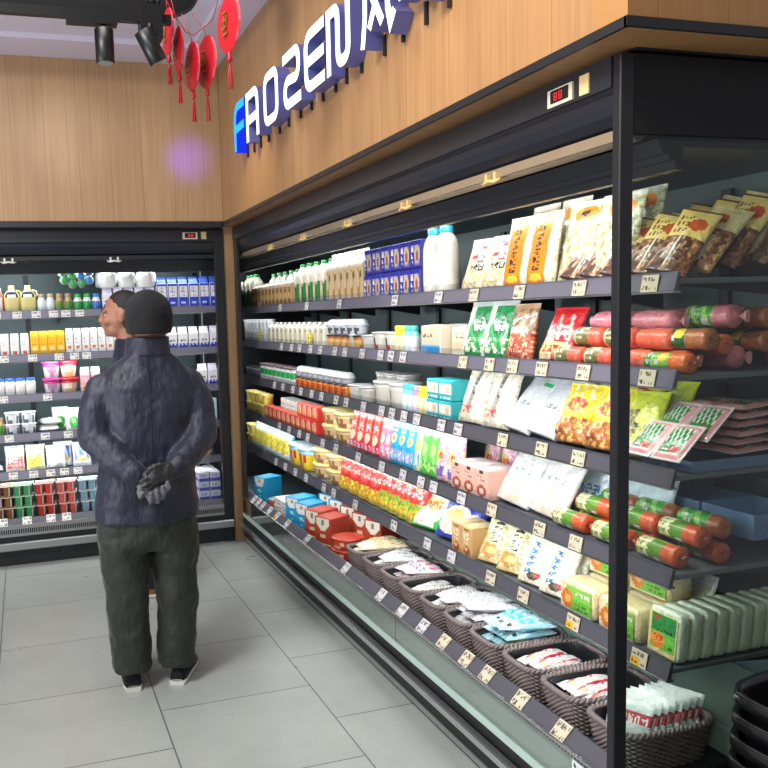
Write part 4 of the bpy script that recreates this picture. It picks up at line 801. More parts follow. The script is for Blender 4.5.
# second shelf
right('whitepot', 'yoghurt_pot', 2, 5.97, 5.3, 7, 'small white pot', 'pot', .04)
right('whitepot', 'yoghurt_pot', 2, 5.97, 5.3, 7, 'small white pot stacked in the upper tier', 'pot', .04, .0835)
right('smallcarton', 'milk_carton', 2, 5.3, 4.21, 12, 'small cream carton with yellow panel', 'carton', .0)
for y, w in ((5.45, 'first'), (4.42, 'second')): put('yellowtag', 'price_card', (1.595, y, ZR[2]-.01), w+' yellow price card hanging before the small cream cartons', 'price card', 'yellow price cards')
right('brownpot', 'dessert_pot', 2, 4.21, 3.75, 5, 'brown dessert pot with black lid', 'pot', .045)
right('domepot', 'dessert_pot', 2, 4.21, 3.75, 5, 'domed dessert pot stacked on a brown pot', 'pot', .045, .077)
right('whitecup', 'yoghurt_cup', 2, 3.92, 3.6, 2, 'wide white cup before the dessert pots', 'cup', .062, .0)
right('widecup', 'yoghurt_cup', 2, 3.62, 3.36, 2, 'wide cup with pink print', 'cup', .062)
right('domepot', 'dessert_pot', 2, 3.8, 3.36, 4, 'domed dessert pot behind the wide cups', 'pot', .18, .0)
right('yellowbottle', 'yoghurt_bottle', 2, 3.36, 3.26, 2, 'small yellow-topped bottle', 'bottle', .03)
right('aquabottle', 'yoghurt_bottle', 2, 3.26, 3.16, 2, 'small aqua-topped bottle', 'bottle', .03)
right('bigtub', 'yoghurt_tub', 2, 3.15, 2.93, 1, 'large pale tub with white lid behind the blue and beige box', 'tub', .22)
right('bluebox', 'gift_box', 2, 3.07, 2.90, 1, 'flat box, beige above and blue below', 'box', .0)
right('beigebox', 'gift_box', 2, 2.885, 2.765, 1, 'beige box beside the blue and beige box', 'box', .04)
right('greenbag', 'food_bag', 2, 2.79, 2.51, 2, 'green and white food bag', 'food bag', .04, lean=L_(18), turn=-.2)
right('beanbag', 'food_bag', 2, 2.51, 2.35, 1, 'clear bag with red and brown contents beside the green bags', 'food bag', .045, lean=L_(12), turn=-.1)
right('redbag', 'food_bag', 2, 2.35, 2.16, 1, 'red bag with pale stripes next to the sausages', 'food bag', .06, lean=L_(24), turn=-.1)
def pile(kind, name, sh, items, desc, layer, cat, place):
    for i, (y, d, z, t) in enumerate(items):
        put(kind, name, (1.607+d, y, ZR[sh]+z), (ORD[i]+' ' if len(items) > 1 else '')+desc+(' from the corner' if len(items) > 1 else '')+', '+layer, cat, place, -PI/2+t)
SP = 'sausages piled on the second shelf'
pile('sausage_red', 'sausage', 2, [(2.135, .035, 0, .02), (1.995, .035, 0, -.02)], 'red sausage with olive label', 'front bottom layer, second shelf', 'sausage', SP)
pile('sausage_plain', 'sausage', 2, [(1.86, .035, 0, .0)], 'plain coral sausage', 'front bottom layer behind the post, second shelf', 'sausage', SP)
pile('sausage_orange', 'sausage', 2, [(1.738, .035, 0, .04)], 'orange sausage with green and yellow label', 'front near end of second shelf', 'sausage', SP)
pile('sausage_red', 'sausage', 2, [(2.10, .082, .058, .03), (1.965, .082, .058, .0)], 'red sausage with olive label', 'middle layer, second shelf', 'sausage', SP)
pile('sausage_plain', 'sausage', 2, [(1.83, .082, .057, .03)], 'plain coral sausage', 'middle layer behind the post, second shelf', 'sausage', SP)
pile('sausage_plain', 'sausage', 2, [(2.06, .10, 0, .02), (1.92, .10, 0, -.03), (1.79, .098, 0, .02)], 'plain coral sausage', 'buried inside the pile, second shelf', 'sausage', SP)
pile('sausage_orange', 'sausage', 2, [(1.742, .155, .045, .05)], 'orange sausage with green and yellow label', 'behind the front one, second shelf', 'sausage', SP)
pile('ham', 'ham_sausage', 2, [(2.07, .145, .100, .02), (1.90, .145, .100, -.02)], 'thick pink ham sausage', 'upper layer, second shelf', 'sausage', SP)
pile('sausage_brown', 'sausage', 2, [(1.745, .10, .0585, .03)], 'brown sausage with dark green label', 'middle layer by the side glass, second shelf', 'sausage', SP)
pile('ham', 'ham_sausage', 2, [(2.05, .165, .0, .0), (1.87, .165, .0, .0)], 'thick pink ham sausage', 'bottom of the pile, second row, second shelf', 'sausage', SP)
pile('ham_label', 'ham_sausage', 2, [(2.13, .225, .10, .0), (1.955, .225, .105, .02), (1.775, .215, .112, .05)], 'pink ham sausage with bright green label', 'topmost of the pile, second shelf', 'sausage', SP)
pile('ham', 'ham_sausage', 2, [(2.13, .235, .0, 0), (1.95, .235, .0, .0), (1.78, .235, .0, .0)], 'thick pink ham sausage', 'bottom of the pile, third row, second shelf', 'sausage', SP)
pile('sausage_brown', 'sausage', 2, [(1.755, .305, .11, .05), (1.755, .305, .045, .0)], 'brown sausage with dark green label', 'deep inside by the side glass, second shelf', 'sausage', SP)
pile('sausage_brown', 'sausage', 2, [(1.755, .38, .08, .06), (1.755, .385, .01, .05), (1.755, .45, .02, .05)], 'brown sausage with dark green label', 'rearmost by the side glass, second shelf', 'sausage', SP)
# third shelf
right('darkpot', 'yoghurt_pot', 3, 5.97, 5.58, 4, 'dark-lidded small pot', 'pot', .045)
right('greenbandpot', 'yoghurt_pot', 3, 5.58, 4.81, 8, 'pot with green band', 'pot', .05)
right('orangepot', 'dessert_pot', 3, 4.78, 3.95, 9, 'orange pot with dark lid', 'pot', .045)
right('whitedome', 'dessert_pot', 3, 4.78, 3.95, 9, 'white-domed pot stacked on an orange pot', 'pot', .05, .0705)
right('whitecup', 'yoghurt_cup', 3, 3.93, 3.66, 2, 'wide white cup beside the orange pots', 'cup', .06)
right('whitecup', 'yoghurt_cup', 3, 3.88, 3.52, 3, 'wide white cup behind the big white tubs', 'cup', .20, .06)
right('bigwhitetub', 'yoghurt_tub', 3, 3.64, 3.30, 2, 'big white tub with red figure', 'tub', .085)
right('aquabottle', 'yoghurt_bottle', 3, 3.29, 3.19, 2, 'small aqua-topped bottle', 'bottle', .03)
right('lilacbottle', 'yoghurt_bottle', 3, 3.19, 3.14, 1, 'small lilac-topped bottle beside the yellow ones', 'bottle', .03)
right('yellowbottle', 'yoghurt_bottle', 3, 3.14, 3.04, 2, 'small yellow-topped bottle', 'bottle', .03)
right('tealpack', 'yoghurt_pack', 3, 3.03, 2.82, 2, 'teal and cream yoghurt pack in the under tier', 'yoghurt pack', .0)
right('tealpack', 'yoghurt_pack', 3, 3.03, 2.82, 2, 'teal and cream yoghurt pack in the upper tier', 'yoghurt pack', .003, .0835)
right('ricenoodle', 'noodle_bag', 3, 2.83, 2.49, 2, 'rice noodle bag with red writing', 'food bag', .04, lean=L_(20), turn=-.15)
right('whitebag', 'food_bag', 3, 2.53, 2.23, 2, 'white bag with small green mark', 'food bag', .045, lean=L_(36), turn=.0, roll=.12)
right('whitebag', 'food_bag', 3, 2.44, 2.14, 2, 'white bag with small green mark in the second row', 'food bag', .14, .02, lean=L_(30), turn=.0, roll=.1)
right('yellowbag', 'snack_bag', 3, 2.23, 1.93, 2, 'shiny yellow snack bag', 'snack bag', .05, lean=L_(22), turn=-.1)
right('yellowbag', 'snack_bag', 3, 2.15, 1.95, 2, 'shiny yellow snack bag on the heap behind', 'snack bag', .12, .045, lean=L_(34), turn=.2)
right('limebag', 'snack_bag', 3, 1.93, 1.83, 1, 'lime green snack bag beside the pink packs', 'snack bag', .05, lean=L_(24), turn=-.2)
right('limebag', 'snack_bag', 3, 1.97, 1.8, 1, 'lime green snack bag behind the first one', 'snack bag', .14, .03, lean=L_(26), turn=.1)
PPG = 'flat pink sausage packs at the near end of the third shelf'
def packs(lst, desc):
    for i, (y, d, z, rx, t) in enumerate(lst):
        put('pinkpack', 'sausage_pack', (1.607+d, y, ZR[3]+z), (ORD[i]+' ' if len(lst) > 1 else '')+desc, 'sausage pack', PPG, -PI/2+t, rx)
packs([(1.81, .05, .035, .75, -.05), (1.712, .05, .035, .75, .05)], 'flat pink sausage pack tilted at the shelf front')
packs([(1.80, .125, .085, .72, -.04), (1.702, .13, .085, .72, .06)], 'flat pink sausage pack tilted in the second row')
for c, (y, d) in enumerate(((1.80, .235), (1.702, .24), (1.71, .37))):
    packs([(y+(k % 2)*.006, d+k*.004, .034+.0235*k, .06, .06*(k % 3)-.05) for k in range(6)], 'flat pink sausage pack up the '+('first', 'second', 'rearmost')[c]+' stack, third shelf')
def tray(name, mats, y0, y1, x0, z0, label, h=.05, dx=.25):
    m = MB(); t = .003
    m.box(x0, x0+dx, y0, y1, z0, z0+t)
    m.box(x0, x0+t, y0, y1, z0+t, z0+h); m.box(x0+dx-t, x0+dx, y0, y1, z0+t, z0+h)
    m.box(x0+t, x0+dx-t, y0, y0+t, z0+t, z0+h); m.box(x0+t, x0+dx-t, y1-t, y1, z0+t, z0+h)
    tag(m.build(name, mats), label, 'tray')
tray('display_tray', 'blue_plastic', 1.662, 1.84, 1.65, ZR[3]+.001, 'clear bluish tray under the flat pink sausage packs', .03, .42)
# fourth shelf
right('yellowpot', 'yoghurt_pot', 4, 5.97, 5.44, 5, 'yellow pot', 'pot', .045)
right('yellowpot', 'yoghurt_pot', 4, 5.97, 5.44, 5, 'yellow pot stacked in the upper tier', 'pot', .045, .0775)
right('redpack', 'dairy_pack', 4, 5.44, 4.37, 11, 'small red pack in the front row', 'dairy pack', .0)
right('whitebox', 'dairy_box', 4, 5.36, 4.73, 6, 'white box behind the small red packs', 'box', .10)
right('redpack', 'dairy_pack', 4, 4.73, 4.37, 4, 'small red pack stacked in the upper tier', 'dairy pack', .005, .0865)
right('creamtub', 'ice_cream_tub', 4, 4.37, 3.98, 2, 'round cream tub in the under tier', 'tub', .095)
right('creamtub', 'ice_cream_tub', 4, 4.37, 3.98, 2, 'round cream tub in the upper tier', 'tub', .095, .0875)
right('redtall', 'snack_bag', 4, 3.95, 3.58, 4, 'tall red bag', 'snack bag', .04, lean=L_(8), turn=-.12)
right('pinktall', 'snack_bag', 4, 3.58, 3.46, 2, 'tall pink bag', 'snack bag', .04, lean=L_(8), turn=-.12)
right('bluetall', 'snack_bag', 4, 3.46, 3.22, 3, 'tall sky blue bag', 'snack bag', .04, lean=L_(8), turn=-.12)
right('creamtall', 'snack_bag', 4, 3.22, 3.16, 1, 'tall cream bag between the blue and green ones', 'snack bag', .04, lean=L_(8), turn=-.12)
right('greentall', 'snack_bag', 4, 3.16, 3.01, 2, 'tall bright green bag', 'snack bag', .04, lean=L_(8), turn=-.12)
right('floralbag', 'snack_bag', 4, 3.01, 2.82, 2, 'pink floral bag', 'snack bag', .04, lean=L_(8), turn=-.12)
right('floralbag', 'snack_bag', 4, 2.9, 2.66, 2, 'pink floral bag behind the boxes', 'snack bag', .19, lean=L_(8), turn=-.2)
right('pinkbox', 'dessert_box', 4, 2.83, 2.56, 3, 'salmon pink dessert box', 'box', .0)
right('whitepouch', 'food_bag', 4, 2.57, 2.19, 2, 'large white pouch with pale contents', 'food bag', .045, lean=L_(28), turn=.0, roll=.06)
right('icepouch', 'food_bag', 4, 2.3, 1.9, 3, 'ice blue pouch behind the ham rolls', 'food bag', .18, .01, lean=L_(18), turn=-.1)
HR = 'ham rolls piled on the fourth shelf'
pile('ham_roll', 'ham_roll', 4, [(2.13, .04, 0, .03), (1.945, .04, 0, .0), (1.76, .04, 0, -.03)], 'ham roll with green label', 'front row, fourth shelf', 'ham roll', HR)
pile('ham_roll', 'ham_roll', 4, [(2.09, .10, .05, .05), (1.905, .10, .05, .02), (1.75, .105, .05, -.05)], 'ham roll with green label', 'second row, fourth shelf', 'ham roll', HR)
pile('ham_roll', 'ham_roll', 4, [(2.1, .12, -.0, .05), (1.92, .12, -.0, .02)], 'ham roll with green label', 'underneath the second row, fourth shelf', 'ham roll', HR)
pile('ham_roll_bright', 'ham_roll', 4, [(2.08, .185, .055, .0), (1.922, .185, .06, .03)], 'ham roll with bright green label', 'back row, fourth shelf', 'ham roll', HR)
pile('ham_roll_bright', 'ham_roll', 4, [(1.765, .19, .062, .02)], 'ham roll with bright green label', 'beside the blue tray, fourth shelf', 'ham roll', HR)
pile('ham_roll', 'ham_roll', 4, [(1.75, .17, .0, -.02)], 'ham roll with green label', 'wrapped end against the side glass, fourth shelf', 'ham roll', HR)
tray('display_tray', 'blue_plastic', 1.664, 1.84, 1.865, ZR[4]+.06, 'blue plastic tray behind the ham rolls, against the side glass', .07, .2)
tray('display_tray', 'blue_plastic', 1.85, 2.08, 1.865, ZR[4]+.06, 'blue plastic tray behind the ham rolls, further from side glass', .07, .2)
# lowest shelf
right('yellowpot', 'yoghurt_pot', 5, 5.97, 5.8, 2, 'yellow pot', 'pot', .045)
right('yellowpot', 'yoghurt_pot', 5, 5.97, 5.8, 2, 'yellow pot stacked in the upper tier', 'pot', .045, .0775)
right('bluewhitebag', 'snack_bag', 5, 5.8, 5.0, 6, 'blue and white bag with yellow print', 'snack bag', .04, lean=L_(8), turn=-.2)
right('yellowbluepot', 'snack_tub', 5, 4.98, 4.60, 2, 'squarish yellow and blue tub', 'tub', .09)
right('creamtub', 'ice_cream_tub', 5, 4.56, 4.10, 2, 'round cream tub in the under tier', 'tub', .095)
right('creamtub', 'ice_cream_tub', 5, 4.56, 4.10, 2, 'round cream tub in the upper tier', 'tub', .095, .0875)
right('redyellowbag', 'snack_bag', 5, 4.10, 3.58, 4, 'red bag with yellow bottom', 'snack bag', .045, lean=L_(10), turn=-.2)
right('redgreenbag', 'snack_bag', 5, 3.58, 3.17, 4, 'red bag with green and yellow bottom', 'snack bag', .045, lean=L_(12), turn=-.2)
right('greenwhitebag', 'food_bag', 5, 3.22, 2.97, 1, 'wide green bag with white picture, leaning back', 'food bag', .05, lean=L_(34), turn=-.25)
right('bluecreambag', 'food_bag', 5, 2.975, 2.835, 1, 'wide blue bag with cream picture, leaning back', 'food bag', .06, lean=L_(34), turn=-.25)
right('kraftbox', 'snack_box', 5, 2.83, 2.675, 2, 'brown kraft snack box', 'box', .0)
right('calligraphybag', 'noodle_bag', 5, 2.67, 2.415, 2, 'noodle pack with bold black writing', 'noodle pack', .035, lean=L_(30), turn=-.3)
for k in range(3):
    right('calligraphybag', 'noodle_bag', 5, 2.66, 2.41, 2, 'noodle pack with bold black writing, '+('second', 'third', 'fourth')[k]+' row', 'noodle pack', .09+.055*k, .006, lean=L_(30), turn=-.3)
right('bluewritbag', 'noodle_bag', 5, 2.41, 2.165, 2, 'pale noodle pack with blue writing', 'noodle pack', .035, lean=L_(26), turn=-.2)
for k in range(3):
    right('clearpack', 'noodle_bag', 5, 2.40, 2.16, 2, 'clear greenish noodle pack, '+('second', 'third', 'fourth')[k]+' row', 'noodle pack', .085+.055*k, .006, lean=L_(26), turn=-.2)
right('tofubox', 'tofu_pack', 5, 2.155, 1.795, 2, 'tofu pack with green label in the front row', 'tofu pack', .0, turn=.0)
right('tofubox', 'tofu_pack', 5, 2.155, 1.795, 2, 'tofu pack with green label in the second row', 'tofu pack', .10, .001)
right('clearpack', 'noodle_bag', 5, 2.155, 1.795, 3, 'clear pack standing behind the tofu packs', 'food bag', .24, .0, lean=L_(14))
right('tofubox', 'tofu_pack', 5, 2.155, 1.795, 2, 'tofu pack stacked on the second row', 'tofu pack', .11, .107)
for k in range(10):
    put('tofublock', 'tofu_block', (1.612+.043*k, 1.718, ZR[5]+.001), ('foremost' if k == 0 else ORD[k])+(' flat tofu block with bright green label, by the side glass' if k == 0 else ' flat tofu block behind the foremost one, by the side glass'), 'tofu block', 'flat tofu blocks by the side glass', -PI/2+jit(.03), L_(5))
# bottom deck
D6 = lambda y0, y1, n, kind, name, desc, cat, d, z=0., **k: right(kind, name, 6, y0, y1, n, desc, cat, d, z, **k)
D6(5.32, 5.12, 1, 'bluegiftbox', 'gift_box', 'blue box with white curved flap, alone by the corner post', 'box', .04, turn=-.4)
D6(5.10, 4.86, 1, 'tin', 'food_tin', 'dark tin between the blue boxes', 'tin', .08)
for k in range(4): put('whitetray', 'flat_pack', (1.50+jit(.015), 4.98+jit(.01), .2855+.0215*k+.0), ORD[k]+' flat white pack up the stack between the blue boxes', 'flat pack', 'flat white packs between the blue boxes') if k < 4 and False else None
for k in range(5): put('whitetray', 'flat_pack', (1.49, 4.74+.004*k, .2855+.0217*k), ORD[k]+' flat white pack from the bottom of the stack, bottom deck', 'flat pack', 'flat white packs on the bottom deck', -PI/2+.05*(k % 3))
D6(4.62, 4.28, 2, 'bluegiftbox', 'gift_box', 'blue box with white curved flap beside the red boxes', 'box', .045, turn=-.4)
D6(4.62, 4.28, 2, 'bluegiftbox', 'gift_box', 'blue box standing behind the front blue ones', 'box', .26, turn=-.4)
D6(4.27, 3.93, 2, 'redgiftbox', 'gift_box', 'rust red box with white curved flap', 'box', .045, turn=-.4)
D6(4.27, 3.75, 3, 'redgiftbox', 'gift_box', 'rust red box in the second row', 'box', .26, turn=-.4)
D6(3.87, 3.70, 1, 'redroundpack', 'cake_pack', 'round rust red pack beside the red boxes', 'cake pack', .09)
put('redroundpack', 'cake_pack', (1.545, 3.785, .2855+.0585), 'round rust red pack stacked on another round one', 'cake pack', 'round rust red packs')

# wicker baskets
def basket_parts(w, l, h):
    rr = lambda a, sx, sy: ((abs(math.cos(a))**4.5+abs(math.sin(a))**4.5)**(-1/4.5)*math.cos(a)*sx, (abs(math.cos(a))**4.5+abs(math.sin(a))**4.5)**(-1/4.5)*math.sin(a)*sy)
    m = MB(); n = 132; rows = 15; st = 33
    for j in range(rows):
        v = (j+.5)/rows; s = .86+.14*v; pts = []
        for k in range(n):
            a = 2*PI*k/n; off = .004*math.sin(a*st+(PI if j % 2 else 0)); x, y = rr(a, w/2*s+off-.006, l/2*s+off-.006); pts.append((x, y, .006+v*(h-.02)))
        m.tube(pts, .0041, 5, closed=True)
    for k in range(54):
        a = 2*PI*(k+.5)/54; p = []
        for v in (0, 1): s = .86+.14*v; x, y = rr(a, w/2*s-.006, l/2*s-.006); p.append((x, y, .002+v*(h-.012)))
        m.tube(p, .003, 4)
    body = m.mesh('goods', 'wicker')
    r = MB()
    for ph in (0, PI):
        pts = []
        for k in range(240):
            a = 2*PI*k/240; t = a*34+ph; x, y = rr(a, w/2-.006+.0045*math.cos(t), l/2-.006+.0045*math.cos(t)); pts.append((x, y, h-.008+.0045*math.sin(t)))
        r.tube(pts, .0058, 5, closed=True)
    i = MB()
    rg = []
    for s, z in ((.84, .004), (.965, h-.012)): rg.append(i.vs([(*rr(2*PI*k/48, (w/2-.012)*s, (l/2-.012)*s), z) for k in range(48)]))
    for k in range(48): i.face((rg[0]+k, rg[0]+(k+1) % 48, rg[1]+(k+1) % 48, rg[1]+k), mi=0, smooth=True)
    i.face([rg[0]+k for k in range(48)])
    return [('body', body, None), ('braided_rim', r.mesh('goods', 'wicker'), 0), ('inner_wall', i.mesh('goods', 'fridge_grey'), 0)]
GOODS['basket'] = lambda: basket_parts(.315, .188, .125)
BY = [3.55, 3.345, 3.15, 2.965, 2.775, 2.585, 2.39, 2.185, 1.975, 1.762]
CONT = [('creamroll', 'cream wrapped roll', .10, 11), ('whitebar', 'white wrapped bar', .10, 11), ('violetbar', 'white bar with violet print', .095, 11), ('whitebar', 'white wrapped bar', .07, 8), ('whitebar', 'white wrapped bar', .095, 11),
        ('greyprint', 'white sachet with grey print', .10, 14), ('aquabar', 'aqua blue sachet', .105, 14), ('redbar', 'white bar with red stripe', .06, 8), ('redbar', 'white bar with red stripe', .065, 8), ('mintpack', 'pale mint pack with red strip', .03, 8)]
CONTENT = ['with cream wrapped rolls', 'with white bars, beside the cream rolls', 'with white and violet bars', 'low-filled with white bars', 'heaped with white bars', 'with grey-printed white sachets', 'with aqua blue sachets', 'low-filled with red-striped bars', 'with red-striped bars, second from side glass', 'of upright mint packs, against the side glass']
BL = [.0, .0, .0, .0, .0, .0, .0, .0, .0, .0]
for b, y in enumerate(BY):
    put('basket', 'wicker_basket', (1.617, y, .2855), 'dark wicker basket '+CONTENT[b], 'basket', 'wicker baskets on the bottom deck', 0, sc=(1, .97 if b < 6 else 1.07, 1))
    kind, desc, z, n = CONT[b]
    for k in range(n):
        lb = ORD[k]+' '+desc+' in the '+ORD[b]+' wicker basket from the corner'
        nm = 'ice_bar' if kind not in ('mintpack', 'creamroll') else ('frozen_pack' if kind == 'mintpack' else 'wrapped_roll')
        gp = desc+' filling basket '+ORD[b]
        if kind == 'mintpack':
            put(kind, nm, (1.535+.024*k, y+.004, .2855+.012), lb, 'frozen pack', gp, -PI/2+.42+jit(.05), L_(20))
        else:
            kk = 'yellowprint' if b == 6 and k in (2, 5) else kind
            if kk != kind: lb = ORD[k]+' white sachet with yellow print in the seventh wicker basket from the corner'
            lay, q = (0, k) if k < 2 else ((k-2)//3+1, (k-2) % 3)
            yo = ((q-.5)*.052 if lay == 0 else (q-1)*.049); top = lay*3 >= n-3 and b not in (7, 8)
            put(kk, nm, (1.610+jit(.010)+(.012 if lay % 2 else 0), y+yo+jit(.003), .2905+.0335*lay+(BL[b] if lay else 0)), lb, 'ice bar', gp, PI/2+jit(.10)+(.25*(q-1) if top else 0), jit(.03), .0, sc=(.84, 1.0, 1.0))
# stacked shopping baskets outside the side glass
def shop_basket(z, i):
    m = MB(); w, l, h = .50, .36, .20
    rr = lambda a, sx, sy: ((abs(math.cos(a))**5+abs(math.sin(a))**5)**(-1/5)*math.cos(a)*sx, (abs(math.cos(a))**5+abs(math.sin(a))**5)**(-1/5)*math.sin(a)*sy)
    n = 64; pr = [(.84, 0), (.90, .08), (.97, .18), (.99, .20), (1.045, .204), (1.05, .196), (1.05, .172), (1.03, .170)]
    rg = [m.vs([(*rr(2*PI*k/n, w/2*s, l/2*s), q) for k in range(n)]) for s, q in pr]
    for j in range(len(pr)-1):
        for k in range(n): m.face((rg[j]+k, rg[j]+(k+1) % n, rg[j+1]+(k+1) % n, rg[j+1]+k), smooth=True)
    m.face([rg[0]+k for k in range(n)])
    o = m.build('shopping_basket', 'basket_plastic', loc=(1.845+(.0045*i), 1.36, z)); o.rotation_euler = (0, 0, .1)
    for s in (-1, 1):
        q = MB(); q.tube([(-.12, s*.192, .196), (-.11, s*.20, .178), (0, s*.205, .172), (.11, s*.20, .178), (.12, s*.192, .196)], .006, 8); q.build('handle', 'basket_plastic', o)
    tag(o, ('topmost' if i == 7 else ORD[7-i]+' from the topmost')+' black plastic shopping basket stacked outside the side glass' if i == 7 else ORD[7-i]+' black shopping basket below the topmost, outside the side glass', 'shopping basket', 'stacked black shopping baskets')
for i in range(8): shop_basket(.003+.056*i, i)
